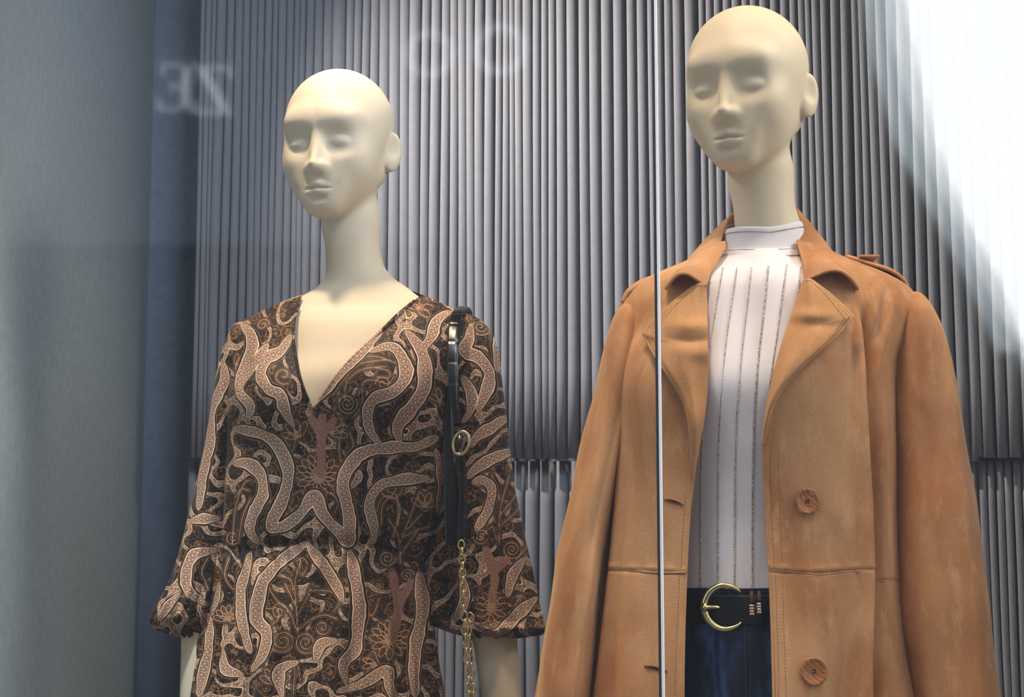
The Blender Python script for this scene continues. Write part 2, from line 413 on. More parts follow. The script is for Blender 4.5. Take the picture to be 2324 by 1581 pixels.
# ------------------------------------------------------------------ mannequin bodies: one continuous surface from an implicit function
def smin(a, b, k):
    h = np.clip(.5+.5*(b-a)/k, 0, 1); return b+(a-b)*h-k*h*(1-h)
def smax(a, b, k): return -smin(-a, -b, k)
def ell(p, c, r, rot=None):
    q = p-np.array(c, np.float32)
    if rot is not None: q = q@np.asarray(rot, np.float32)
    r = np.array(r, np.float32)
    k0 = np.sqrt(((q/r)**2).sum(-1))+1e-9; k1 = np.sqrt(((q/r**2)**2).sum(-1))+1e-9
    return k0*(k0-1)/k1
def cone(p, a, b, ra, rb):
    a = np.array(a, np.float32); b = np.array(b, np.float32); d = b-a
    t = np.clip(((p-a)@d)/d.dot(d), 0, 1)
    return np.sqrt(((p-a-t[..., None]*d)**2).sum(-1))-(ra+(rb-ra)*t)
def rotz(a): c, s = math.cos(a), math.sin(a); return np.array([[c, -s, 0], [s, c, 0], [0, 0, 1]])
def rotx(a): c, s = math.cos(a), math.sin(a); return np.array([[1, 0, 0], [0, c, -s], [0, s, c]])
def roty(a): c, s = math.cos(a), math.sin(a); return np.array([[c, 0, s], [0, 1, 0], [-s, 0, c]])
def head_f(q):
    # q: head space, face towards -y, x to the mannequin's left
    ax = q.copy(); ax[..., 0] = np.abs(ax[..., 0])
    f = ell(q, (0, .016, .030), (.0875, .100, .0925))
    f = smin(f, ell(q, (0, -.022, -.032), (.0690, .062, .090)), .04)
    f = smin(f, cone(ax, (.050, .022, -.050), (.010, -.060, -.103), .020, .015), .035)       # jaw
    f = smin(f, ell(ax, (.038, -.050, -.040), (.028, .027, .032)), .035)                         # cheek
    f = smin(f, ell(q, (0, -.070, -.104), (.020, .015, .0155)), .022)                          # chin
    f = smin(f, ell(ax, (.024, -.070, .031), (.030, .013, .013)), .030)                        # brow
    f = smax(f, -ell(ax, (.0325, -.1000, -.005), (.0225, .0170, .0150), rotz(.25)@roty(.12)), .024)  # eye socket
    f = smin(f, ell(ax, (.0325, -.0683, -.008), (.0205, .0155, .0125)), .0035)                   # closed eye
    # nose: narrow bridge spreading into a pyramid with a flat underside
    f = smin(f, cone(q, (0, -.0780, .016), (0, -.1060, -.0420), .0040, .0060), .012)
    f = smin(f, cone(ax, (0, -.1040, -.0440), (.0115, -.0880, -.0480), .0062, .0052), .006)
    f = smin(f, cone(ax, (0, -.0800, .002), (.0075, -.0890, -.0440), .0045, .0085), .012)
    f = smin(f, ell(q, (0, -.073, -.0780), (.034, .0140, .028)), .028)                         # mouth mound
    f = smin(f, ell(ax, (.0075, -.0905, -.0745), (.0160, .0046, .0050), rotz(.34)@roty(.26)), .004)
    f = smin(f, ell(ax, (.0045, -.0910, -.0855), (.0150, .0054, .0054), rotz(.34)), .006)
    f = smax(f, -ell(ax, (.0080, -.0985, -.0800), (.0150, .0090, .0013), rotz(.28)@roty(.07)), .0028)
    f = smax(f, -ell(q, (0, -.0975, -.0965), (.014, .010, .004)), .008)
    # ear
    Re = rotz(-.48)@rotx(-.12)
    e = ell(ax, (.0868, .024, -.017), (.0060, .0195, .0310), Re)
    e = smax(e, -ell(ax, (.0945, .0200, -.012), (.0070, .0125, .0205), Re), .005)
    e = smin(e, ell(ax, (.0820, .018, -.038), (.005, .009, .010), Re), .012)
    f = smin(f, e, .0045)
    return f
YL, YR = 2.80, 2.50
BT = [  # photo row, left, right, half depth, depth offset of the torso axis (left mannequin, its own plane)
 (380,752,846,.044,.022),(440,742,853,.045,.020),(500,727,861,.048,.018),(560,736,861,.048,.018),(600,738,871,.050,.018),(630,733,895,.054,.018),
 (650,716,924,.058,.018),(671,682,951,.064,.018),(700,622,1005,.073,.016),(722,578,1052,.083,.015),(745,556,1080,.090,.012),(800,550,1078,.103,.008),
 (880,556,1058,.117,.0),(1000,562,990,.112,.004),(1150,553,948,.092,.008),(1250,540,930,.090,.010),(1400,510,958,.110,.014),(1581,480,985,.128,.016),
 (1750,470,995,.130,.016),(1900,500,965,.110,.016)]
BTa = np.array(BT, float)
BTR = BTa.copy()
for i_, (a_, b_) in {5:(736,880), 6:(730,890), 7:(716,908), 8:(676,950), 9:(612,1012)}.items(): BTR[i_, 1:3] = a_, b_
def btab(HC, BTa, ks):
    HL = P(765, 325, YL); p0 = P(BTa[:, 1], BTa[:, 0], YL)-HL; p1 = P(BTa[:, 2], BTa[:, 0], YL)-HL
    z = p0[:, 2]; o = np.argsort(z)
    sc = np.where(BTa[o, 0] > 690, ks, 1.0)
    return z[o]+HC[2], ((p0+p1)[:, 0]/2)[o]+HC[0], ((p1-p0)[:, 0]/2)[o]*sc, BTa[o, 3]*sc, BTa[o, 4]+HC[1]
def body_mesh(name, HC, yaw, tilt, arms, mat, parent, tab, ks):
    zt_, cx_, w_, d_, y_ = btab(HC, tab, ks)
    Rh = rotz(yaw)@rotx(tilt)
    def f(p):
        q = (p-HC.astype(np.float32))@Rh.astype(np.float32)/np.float32(1.05)
        fh = head_f(q.reshape(-1, 3)).reshape(q.shape[:-1])
        # neck and torso: stacked super-ellipses
        zz = p[..., 2]
        zg = np.linspace(zt_[0], zt_[-1], 600)
        T = [np.interp(zz, zg, pchip(zt_, a, zg)).astype(np.float32) for a in (cx_, w_, d_, y_)]
        dx = p[..., 0]-T[0]; dyy = p[..., 1]-T[3]
        g = (np.abs(dx/T[1])**2.2+np.abs(dyy/T[2])**2.2)**(1/2.2)
        ft = (g-1)*np.minimum(T[1], T[2])
        ft = np.maximum(ft, zz-zt_[-1])
        # bust
        bz = HC[2]-.465
        for s, bx in ((-1, -.078), (1, .085)):
            ft = smin(ft, ell(p, (T0(bz)+bx, y_[8]-.066*ks, bz), (.050, .042, .053)), .05)
        fb = smin(fh, ft, .011)
        for A in arms:
            for k in range(len(A)-1):
                fb = smin(fb, cone(p, A[k][:3], A[k+1][:3], A[k][3], A[k+1][3]), .02)
        for s in (-1, 1):
            fb = smin(fb, cone(p, (cx_[0]+s*.080, y_[0], zt_[0]+.05), (cx_[0]+s*.078, y_[0], FLZ+.02), .070, .045), .02)
        return fb
    def T0(z): return float(pchip(zt_, cx_, z))
    f_res = .0022
    def axis(lo, hi, flo, fhi, fine, coarse):
        a = list(np.arange(flo, fhi, fine)); b = [flo]
        st = fine
        while b[-1] > lo: st = min(st*1.25, coarse); b.append(b[-1]-st)
        c = [a[-1]]; st = fine
        while c[-1] < hi: st = min(st*1.25, coarse); c.append(c[-1]+st)
        return np.array(b[:0:-1]+a+c[1:], np.float32)
    X = axis(HC[0]-.33, HC[0]+.37, HC[0]-.10, HC[0]+.11, f_res, .007)
    Y = axis(HC[1]-.15, HC[1]+.17, HC[1]-.12, HC[1]+.12, f_res, .007)
    Z = axis(FLZ+.0, HC[2]+.14, HC[2]-.13, HC[2]+.128, f_res, .03)
    # evaluate in slabs
    D = np.empty((len(X), len(Y), len(Z)), np.float32)
    for i in range(0, len(X), 16):
        g = np.stack(np.meshgrid(X[i:i+16], Y, Z, indexing='ij'), -1)
        D[i:i+16] = f(g)
    D[:, :, 0] = .01; D[:, :, -1] = .01
    S = D < 0
    acc = np.zeros(tuple(n-1 for n in D.shape)+(3,), np.float32); cnt = np.zeros(tuple(n-1 for n in D.shape), np.float32)
    ax = (X, Y, Z); nx, ny, nz = D.shape
    quads = []
    for a in range(3):
        sl0 = [slice(None)]*3; sl1 = [slice(None)]*3; sl0[a] = slice(0, -1); sl1[a] = slice(1, None)
        A0, A1 = D[tuple(sl0)], D[tuple(sl1)]
        cr = np.argwhere(S[tuple(sl0)] != S[tuple(sl1)])
        v0 = A0[tuple(cr.T)]; v1 = A1[tuple(cr.T)]; t = v0/(v0-v1)
        pos = np.stack([ax[k][cr[:, k]] for k in range(3)], -1)
        pos[:, a] += t*(ax[a][cr[:, a]+1]-ax[a][cr[:, a]])
        b, c = [(1, 2), (2, 0), (0, 1)][a]
        for ob in (0, -1):
            for oc in (0, -1):
                idx = cr.copy(); idx[:, b] += ob; idx[:, c] += oc
                ok = (idx >= 0).all(1) & (idx[:, 0] < nx-1) & (idx[:, 1] < ny-1) & (idx[:, 2] < nz-1)
                ii = tuple(idx[ok].T); np.add.at(acc, ii, pos[ok]); np.add.at(cnt, ii, 1)
        ok = (cr[:, b] > 0) & (cr[:, c] > 0) & (cr[:, b] < D.shape[b]-1) & (cr[:, c] < D.shape[c]-1)
        c2 = cr[ok]; inside = v0[ok] < 0
        def cell(ob, oc):
            q = c2.copy(); q[:, b] += ob; q[:, c] += oc
            return q
        q = [cell(0, 0), cell(-1, 0), cell(-1, -1), cell(0, -1)]
        q = np.stack([np.ravel_multi_index(tuple(e.T), cnt.shape) for e in q], -1)
        q[~inside] = q[~inside][:, ::-1]
        quads.append(q)
    quads = np.concatenate(quads)
    flat = cnt.ravel(); used = np.flatnonzero(flat > 0)
    remap = np.full(flat.shape, -1, np.int64); remap[used] = np.arange(len(used))
    V = acc.reshape(-1, 3)[used]/flat[used][:, None]
    e = 4e-4
    for it in range(2):
        f0 = f(V[None])[0]
        gr = np.stack([(f((V+np.eye(3, dtype=np.float32)[k]*e)[None])[0]-f((V-np.eye(3, dtype=np.float32)[k]*e)[None])[0])/(2*e) for k in range(3)], -1)
        st = f0/np.maximum((gr**2).sum(-1), .2)
        V = V-np.clip(st, -.002, .002)[:, None]*gr
    Q = remap[quads]; Q = Q[(Q >= 0).all(1)]
    return mesh(name, V, Q[:, ::-1], mat, parent)

HCL = P(765, 325, YL); HCR = P(1692, 201, YR)
def base_plate(t, HC):
    m = MB(); c = (HC[0]+.03, HC[1]+.02)
    m.tube([(c[0], c[1], FLZ), (c[0], c[1], FLZ+.006), (c[0], c[1], FLZ+.010)], [.19, .19, .185], 48)
    m.build('base_plate', M_STEEL, t)
a1 = P(1060, 790, YL+.01); a2 = P(1118, 1400, YL+.02); a3 = P(1172, 1900, YL-.03); a4 = P(1176, 2050, YL-.04)
b1 = P(580, 790, YL+.01); b2 = P(462, 1400, YL+.02); b3 = P(432, 1900, YL-.03); b4 = P(428, 2050, YL-.04)
ARL = [[(*a1, .042), (*a2, .038), (*a3, .024), (*a4, .018)], [(*b1, .042), (*b2, .035), (*b3, .024), (*b4, .018)]]
manL = empty('mannequin', (HCL[0]+.03, HCL[1]+.02, FLZ), 'bald cream mannequin wearing the dark paisley dress', 'mannequin')
body_mesh('body', HCL, -math.radians(16), math.radians(8), ARL, M_SKIN, manL, BTa, .97); base_plate(manL, HCL)
dR = HCR-HCL
ARR = [[(*(np.array(p[:3])+dR+np.array([(.018 if j == 0 else -.020), 0, 0])), p[3]-(.008 if k == 0 else 0)) for k, p in enumerate(A)] for j, A in enumerate(ARL)]
manR = empty('mannequin', (HCR[0]+.03, HCR[1]+.02, FLZ), 'taller bald cream mannequin wearing the open tan coat', 'mannequin')
body_mesh('body', HCR, -math.radians(27), math.radians(8), ARR, M_SKIN, manR, BTR, .86); base_plate(manR, HCR)

# ------------------------------------------------------------------ paisley print: traced bands and lines stored as cloth coordinates
Z4 = lambda L: [(340+x/2.526, 640+y/2.526) for x, y in L]
Z5 = lambda L: [(340+x/2.526, 1100+y/2.526) for x, y in L]
BANDS = [Z4(b) for b in [
 [(520,235),(585,300),(605,380),(575,470),(540,560),(545,650),(610,730),(590,800)],
 [(830,330),(780,420),(700,470),(672,560),(720,640),(790,680),(815,760),(860,850)],
 [(700,380),(640,470),(580,560),(540,640)],
 [(490,845),(600,865),(720,910),(795,1000),(820,1120),(790,1250),(735,1350),(725,1410),(800,1400),(890,1330),(965,1235),(1010,1330),(1090,1420),(1160,1480),(1155,1300),(1130,1170),(1165,1070),(1250,990),(1400,965),(1540,950),(1650,890)],
 [(490,1040),(590,1050),(660,1120),(672,1220),(615,1330),(590,1420),(640,1500)],
 [(1600,1125),(1450,1140),(1330,1180),(1275,1280),(1300,1400),(1290,1500)],
 [(1290,430),(1400,400),(1470,480),(1480,580),(1420,660),(1320,700),(1275,770),(1285,870),(1340,950)],
 [(1480,300),(1560,400),(1590,520),(1580,640),(1520,740),(1440,840),(1445,930)],
 [(1340,300),(1240,430),(1130,540),(1040,640),(950,740)],
 [(1720,160),(1650,230),(1620,330),(1560,420)],
 [(1840,240),(1830,330),(1800,400),(1880,430),(1945,520),(1930,620),(1880,740)],
 [(2060,750),(1960,830),(1880,880),(1845,940)],
 [(2080,950),(1980,1000),(1880,1060),(1820,1120)],
 [(1790,540),(1845,640),(1835,740),(1795,800)],
 [(1990,130),(2000,330),(1990,500)],
 [(420,460),(430,560),(395,640),(340,760),(350,880),(330,1000),(300,1120),(280,1300)],
 [(1850,1150),(1900,1130),(1960,1180),(1940,1300),(1870,1420)],
 [(1640,960),(1680,1150),(1650,1320)]]]
BANDS += [Z5(b) for b in [
 [(930,330),(780,430),(680,540),(645,660),(640,760),(700,850),(685,950),(620,1050)],
 [(925,340),(1020,470),(1100,590),(1125,660)],
 [(590,390),(560,520),(540,640),(560,800),(610,950)],
 [(1160,380),(1190,520),(1215,650),(1215,780),(1200,920),(1140,1010),(1150,1120)],
 [(1540,500),(1560,680),(1545,830),(1530,920),(1520,1050),(1530,1200)],
 [(1110,1160),(1250,1120),(1370,1050),(1390,1140),(1420,1215)],
 [(300,740),(345,800),(345,950),(310,1100),(300,1200)],
 [(400,560),(380,680),(340,720)],
 [(380,370),(260,400),(218,490),(230,600),(320,690)],
 [(230,205),(300,195),(390,190)],
 [(2220,650),(2110,740),(2010,840),(1900,860)],
 [(2150,420),(2080,520),(2050,640)],
 [(1780,480),(1800,600),(1800,680),(1750,780)],
 [(440,930),(470,1040),(570,1075)],
 [(180,620),(110,700),(60,770)],
 [(980,1000),(1010,900),(1100,880)],
 [(800,1200),(780,1050),(880,1000)]]]
STEMS = [Z4([(1020,800),(1015,900),(1010,1000),(1000,1110)]), Z4([(1010,900),(1080,820)]), Z4([(1015,890),(960,810)]), Z5([(1960,650),(1975,520),(1925,370)]), Z5([(1975,500),(2040,430)]),
         Z5([(1400,860),(1430,700),(1400,520)]), Z5([(1430,690),(1500,560)])]
def spiral(cx, cy, r, turns, a0=0, sg=1):
    t = np.linspace(0, 1, 50); th = a0+sg*turns*2*PI*t; rr = r*(1-.88*t)
    return list(zip(cx+rr*np.cos(th), cy+rr*np.sin(th)))
def petals(cx, cy, r, a0, a1, n, w=.22):
    out = []
    for a in np.radians(np.linspace(a0, a1, n)):
        t = np.linspace(0, 2*PI, 24); u = (1-np.cos(t))/2*r; v = np.sin(t)*r*w*.8
        out.append(list(zip(cx+u*np.cos(a)-v*np.sin(a), cy+u*np.sin(a)+v*np.cos(a))))
    return out
LINES = []
for q in (spiral(800, 928, 23, 2.6, -.5, 1), spiral(656, 1450, 27, 2.4, 3.4, -1), spiral(706, 1453, 26, 2.4, 0, 1), spiral(1092, 1216, 19, 2.2, 3.2, -1), spiral(1162, 1246, 22, 2.4, 0, 1),
          spiral(880, 885, 17, 1.6, 3, 1), spiral(660, 865, 22, 1.2, 1, 1), spiral(882, 1266, 18, 2.0, 0, 1), spiral(925, 1305, 14, 2.0, 0, -1), spiral(645, 1385, 20, 1.6, 0, -1), spiral(742, 1420, 18, 1.6, 0, 1), spiral(890, 1110, 26, 1.8, 0, 1),
          spiral(530, 1220, 17, 2, 0, 1), spiral(900, 700, 18, 1.5, 2, 1), spiral(600, 740, 16, 1.5, 0, -1), spiral(1090, 740, 13, 1.4, 0, 1)): LINES.append(q)
for q in (petals(733, 1088, 52, -175, -5, 9)+petals(733, 1090, 48, 15, 165, 6), petals(1115, 1380, 40, -170, -10, 7)+petals(1115, 1385, 34, 20, 160, 5), petals(890, 1450, 46, -170, 0, 8)+petals(890, 1452, 40, 20, 160, 5),
          petals(522, 1405, 34, -170, 0, 7), petals(950, 700, 34, -160, 40, 5, .3), petals(965, 1150, 34, -150, -30, 4), petals(1000, 915, 30, -150, 60, 5), petals(760, 990, 40, -80, 10, 4), petals(690, 1000, 38, -170, -60, 4),
          petals(540, 830, 26, -90, 60, 4, .3), petals(1085, 800, 34, 40, 110, 3, .3), petals(670, 1180, 34, -150, -20, 4), petals(1180, 1350, 34, 60, 130, 3), petals(640, 1540, 36, -160, -20, 5), petals(860, 1500, 30, 90, 200, 4)): LINES += q
LINES += [Z4(b) for b in [
 [(1115,720),(1120,620),(1200,520),(1300,490),(1400,480)], [(1150,700),(1160,610),(1240,540),(1380,520)], [(1090,760),(1095,610),(1180,500),(1300,460),(1440,500)], [(1250,650),(1240,740),(1190,800)],
 [(1225,690),(1260,610),(1320,600),(1390,620),(1420,580)], [(1320,530),(1390,545),(1395,585),(1330,580)],
 [(480,1500),(500,1300),(560,1160),(600,1140)], [(520,1500),(550,1350),(600,1240)], [(500,1240),(540,1190),(590,1200)], [(1330,1450),(1320,1300),(1370,1230),(1440,1280),(1430,1400)], [(1440,1500),(1500,1340),(1550,1200)], [(1480,1420),(1560,1330)], [(1460,1460),(1540,1420),(1600,1400)],
 [(2000,1500),(2010,1300),(2060,1100)], [(2010,1330),(2080,1240),(2130,1150)], [(2015,1390),(2090,1320),(2140,1250)], [(2005,1250),(1980,1160),(1960,1100)], [(1880,1400),(1950,1300),(1935,1180),(1860,1160)], [(1890,1480),(1960,1400),(1990,1480)],
 [(840,880),(800,950),(810,1010)], [(870,870),(860,960),(830,1010)], [(1140,830),(1110,960),(1130,1060),(1180,1020),(1250,960)], [(1170,880),(1190,950),(1160,1000)],
 [(900,1200),(840,1230),(810,1280)], [(1060,1210),(1100,1270),(1080,1330)]]]
LINES += [Z5(b) for b in [
 [(880,860),(870,700),(860,560),(890,430)], [(875,740),(930,640),(960,560)], [(875,700),(820,600),(800,560)], [(880,820),(960,760),(1030,740),(1100,760)], [(870,820),(830,720),(740,640),(700,560),(720,500),(800,520)], [(700,480),(650,600),(690,700),(760,700),(770,760),(720,800)],
 [(960,600),(1060,610),(1110,660),(1080,720)], [(760,520),(830,540),(850,600)], [(860,440),(900,420),(930,460),(900,520)], [(1380,200),(1430,300),(1440,450)], [(1440,400),(1510,300),(1540,250)], [(1340,230),(1350,120),(1420,60),(1430,180),(1400,300)],
 [(1260,600),(1230,700),(1290,740),(1330,640)], [(460,420),(440,520),(500,600),(520,500)], [(900,1100),(870,1000),(860,1180)], [(1260,1000),(1300,940),(1330,1010)], [(1950,560),(1890,600),(1880,650)], [(2100,430),(2160,350),(2150,250)],
 [(330,600),(300,500),(330,420)], [(620,180),(680,120),(760,100)], [(1010,160),(1080,220),(1060,280)]]]
def poly_sd(Qp, polys, reach, n_per=5.0, taper=False):
    d = np.full(len(Qp), 99.0); s = np.zeros(len(Qp)); off = 0
    for pl in polys:
        pl = np.array(pl, float)
        L = np.linalg.norm(np.diff(pl, axis=0), axis=1).sum(); c = catmull(pl, max(6, int(L/n_per)))
        lo = c.min(0)-reach; hi = c.max(0)+reach
        idx = np.flatnonzero((Qp > lo).all(1) & (Qp < hi).all(1))
        if len(idx) == 0: continue
        q = Qp[idx]; bd = np.full(len(q), 99.0); bs = np.zeros(len(q)); acc = 0
        for a, b in zip(c[:-1], c[1:]):
            e = b-a; l = np.linalg.norm(e)+1e-9
            t = np.clip(((q-a)@e)/l**2, 0, 1); v = q-a-t[:, None]*e
            dd = np.sqrt((v**2).sum(1)); m = dd < bd
            cr = np.sign(e[0]*v[:, 1]-e[1]*v[:, 0])
            bd = np.where(m, dd, bd); bs = np.where(m, acc+t*l, bs); acc += l
        if taper:
            e_ = np.minimum(bs, acc-bs); bd = bd/(.22+.78*np.sqrt(np.clip(e_/55, 0, 1)))
        m = bd < d[idx]; d[idx[m]] = bd[m]; s[idx[m]] = bs[m]+off
        off += 1000
    return np.minimum(d, reach), s
def print_attrs(V):
    # cloth coordinates: front-plane position of the cloth in units of 0.74 mm, the scale the bands were traced at
    a, b = proj(np.stack([V[:, 0], np.full(len(V), YL-.05), V[:, 2]], -1))
    Qp = np.stack([a, b], 1)
    back = V[:, 1] > YL+.05
    bd, bs = poly_sd(Qp, BANDS, 26, taper=True); sd, _ = poly_sd(Qp, STEMS, 26); ld, _ = poly_sd(Qp, LINES, 12, 4.0)
    return {'band': np.stack([bd, bs, sd], 1), 'line': ld, 'cloth': np.stack([Qp[:, 0], Qp[:, 1], back*40.], 1)}
def m_paisley():
    M = Mat('paisley_print_cloth', (.1, .1, .1), .6, spec=.22)
    M.b.inputs['Sheen Weight'].default_value = .06
    sp = M.n('SeparateXYZ'); M.set(sp, 0, M.attr('band', 'Vector')); bd, bs, sd = sp.outputs[0], sp.outputs[1], sp.outputs[2]
    ld = M.attr('line'); cl = M.attr('cloth', 'Vector')
    nz = M.tex('Noise', cl, Scale=.035, Detail=3.0)
    wob_ = M.math('MULTIPLY', M.math('SUBTRACT', nz.outputs[0], .5), 9.0)
    wn = M.tex('Noise', cl, Scale=.012, Detail=1.0)
    bdw = M.math('ADD', M.math('DIVIDE', bd, M.math('ADD', .36, M.math('MULTIPLY', wn.outputs[0], 1.02))), wob_)
    DK = lin(17, 10, 9); DK2 = lin(34, 21, 17); TAN = lin(200, 166, 142); PALE = lin(232, 200, 170); GOLD = lin(124, 92, 58); PINK = lin(160, 120, 104)
    # ground: dark with small shield motifs outlined in gold brown
    vo = M.tex('Voronoi', cl, Scale=1/44.); vo.inputs['Randomness'].default_value = .55
    dst = M.math('ADD', vo.outputs['Distance'], M.math('MULTIPLY', M.math('SUBTRACT', M.tex('Noise', cl, Scale=.11, Detail=1.0).outputs[0], .5), .42))
    ring = M.math('SINE', M.math('MULTIPLY', dst, 34.0))
    ringm = M.math('MULTIPLY', M.step(ring, .15, .75), M.math('SUBTRACT', 1.0, M.step(dst, .50, .56)))
    sq = M.tex('Noise', cl, Scale=.085, Detail=2.5, Distortion=1.2)
    squig = M.math('SUBTRACT', 1.0, M.step(M.math('ABSOLUTE', M.math('SUBTRACT', sq.outputs[0], .5)), .012, .034))
    c = M.mix(M.math('MULTIPLY', squig, .75), DK, lin(104, 76, 54))
    c = M.mix(M.math('MULTIPLY', ringm, .9), c, GOLD)
    dots = M.tex('Voronoi', cl, Scale=1/11.); dm = M.math('SUBTRACT', 1.0, M.step(dots.outputs['Distance'], .14, .22))
    c = M.mix(M.math('MULTIPLY', M.math('MULTIPLY', dm, M.step(dst, .5, .6)), .8), c, lin(150, 118, 92))
    fn = M.tex('Noise', M.scale(cl, (1, 1, 1)), Scale=.0165, Detail=0.5); fa = M.math('ABSOLUTE', M.math('SUBTRACT', fn.outputs[0], .49))
    ftx = M.tex('Noise', cl, Scale=.30, Detail=3.0)
    fo = lambda a, b: M.math('SUBTRACT', 1.0, M.step(fa, a, b))
    c = M.mix(fo(.040, .044), c, DK); c = M.mix(fo(.034, .038), c, PALE); c = M.mix(fo(.027, .030), c, DK2)
    fr_ = M.tex('Voronoi', cl, Scale=1/9.5); frm = M.math('MULTIPLY', M.step(fr_.outputs['Distance'], .30, .36), M.math('SUBTRACT', 1.0, M.step(fr_.outputs['Distance'], .44, .52)))
    ffc = M.mix(M.math('MULTIPLY', frm, .6), M.mix(M.step(ftx.outputs[0], .4, .6), lin(112, 86, 72), TAN), DK2)
    c = M.mix(fo(.024, .027), c, ffc)
    # thin drawn lines on a dark cushion
    c = M.mix(M.math('MULTIPLY', M.math('SUBTRACT', 1.0, M.step(ld, 6.0, 9.5)), .85), c, DK)
    c = M.mix(M.math('SUBTRACT', 1.0, M.step(ld, .7, 1.9)), c, lin(166, 128, 98))
    c = M.mix(M.math('MULTIPLY', M.math('SUBTRACT', 1.0, M.step(M.math('ABSOLUTE', M.math('SUBTRACT', ld, 4.2)), .5, 1.3)), .7), c, lin(112, 78, 50))
    # stems
    tx = M.tex('Noise', cl, Scale=.35, Detail=3.0)
    stc = M.mix(M.step(tx.outputs[0], .4, .62), lin(120, 84, 70), PINK)
    c = M.mix(M.math('SUBTRACT', 1.0, M.step(M.math('ADD', sd, M.math('MULTIPLY', wob_, 1.2)), 9.0, 10.5)), c, stc)
    # bands: dark outline, pale edge, tan field with a chain of rings
    c = M.mix(M.math('SUBTRACT', 1.0, M.step(bdw, 20.5, 21.5)), c, lin(118, 88, 62))
    c = M.mix(M.math('SUBTRACT', 1.0, M.step(bdw, 18.5, 19.5)), c, DK)
    c = M.mix(M.math('SUBTRACT', 1.0, M.step(bdw, 14.2, 15.4)), c, PALE)
    c = M.mix(M.math('SUBTRACT', 1.0, M.step(bdw, 11.6, 12.6)), c, DK2)
    fl = M.mix(M.step(tx.outputs[0], .42, .6), lin(158, 126, 108), TAN)
    c = M.mix(M.math('SUBTRACT', 1.0, M.step(bdw, 10.6, 11.4)), c, fl)
    ph = M.math('SUBTRACT', M.math('MODULO', bs, 13.0), 6.5)
    rd = M.math('SQRT', M.math('ADD', M.math('POWER', M.math('ABSOLUTE', ph), 2.0), M.math('POWER', M.math('MULTIPLY', bd, .8), 2.0)))
    rg = M.math('SUBTRACT', 1.0, M.step(M.math('ABSOLUTE', M.math('SUBTRACT', rd, 4.4)), .5, 1.4))
    c = M.mix(M.math('MULTIPLY', rg, .8), c, lin(62, 46, 42))
    zg = M.math('ABSOLUTE', M.math('SUBTRACT', M.math('ABSOLUTE', M.math('SUBTRACT', M.math('MODULO', bs, 6.5), 3.25)), M.math('SUBTRACT', bd, 6.6)))
    zz = M.math('MULTIPLY', M.math('SUBTRACT', 1.0, M.step(zg, .4, 1.1)), M.math('MULTIPLY', M.step(bd, 6.4, 6.8), M.math('SUBTRACT', 1.0, M.step(bd, 9.8, 10.4))))
    c = M.mix(M.math('MULTIPLY', zz, .6), c, lin(70, 50, 44))
    M.color(c)
    n = M.tex('Noise', cl, Scale=.9, Detail=2.0); M.bump(n.outputs[0], .15, .0006); return M.m
M_PAISLEY = m_paisley()

# ------------------------------------------------------------------ dress
dress = empty('wrap_dress', (HCL[0]+.02, YL, FLZ+.3), 'dark brown and tan paisley v-neck dress with full sleeves', 'dress')
VN = [(690,660),(678,690),(669,722),(666,765),(671,805),(682,860),(698,903),(712,927),(735,893),(762,856),(800,812),(850,766),(900,716),(940,682),(962,660)]
VNd = catmull(VN, 90)
DT = [ # row, left, right, half depth, depth offset
 (655,716,930,.058,.016),(668,683,962,.066,.016),(690,624,1010,.074,.016),(712,580,1056,.084,.013),(735,545,1092,.095,.010),(770,528,1100,.106,.004),
 (830,524,1078,.118,-.002),(900,520,1035,.126,-.004),(1000,515,1010,.124,.0),(1100,510,1000,.118,.0),(1200,500,985,.110,.003),(1243,497,972,.104,.005),(1300,488,966,.112,.006),(1400,466,978,.128,.010),
 (1500,440,990,.142,.010),(1581,424,1002,.152,.010),(1900,370,1040,.19,.012),(2300,330,1080,.22,.012)]
DTa = np.array(DT, float)
rows = np.concatenate([np.arange(655, 1600, 2.3), np.arange(1605, 2300, 25)])
nr = len(rows)
D_ = pchip(DTa[:, 0], DTa[:, 1:], rows)
pf = np.concatenate([np.linspace(-.12, PI+.12, 330), np.linspace(PI+.12, 2*PI-.12, 92)[1:-1]])
ph = np.broadcast_to(PI-pf[None, :], (nr, len(pf)))     # front half covers phi 0..pi (towards the viewer)
L_ = P(D_[:, 0], rows, YL); R_ = P(D_[:, 1], rows, YL)
cx = ((L_+R_)[:, 0]/2)[:, None]; wv = ((R_-L_)[:, 0]/2)[:, None]; zz = L_[:, 2][:, None]*np.ones_like(ph); dv = D_[:, 2][:, None]; yo = D_[:, 3][:, None]
def sup(c, p): return np.sign(c)*np.abs(c)**p
xe = cx+wv*sup(np.cos(ph), .92); ye = YL+yo-dv*sup(np.sin(ph), .92)
py_ = rows[:, None]; pxv = proj(np.stack([xe, ye, zz], -1))[0]
frontm = np.clip(np.sin(ph), 0, 1)
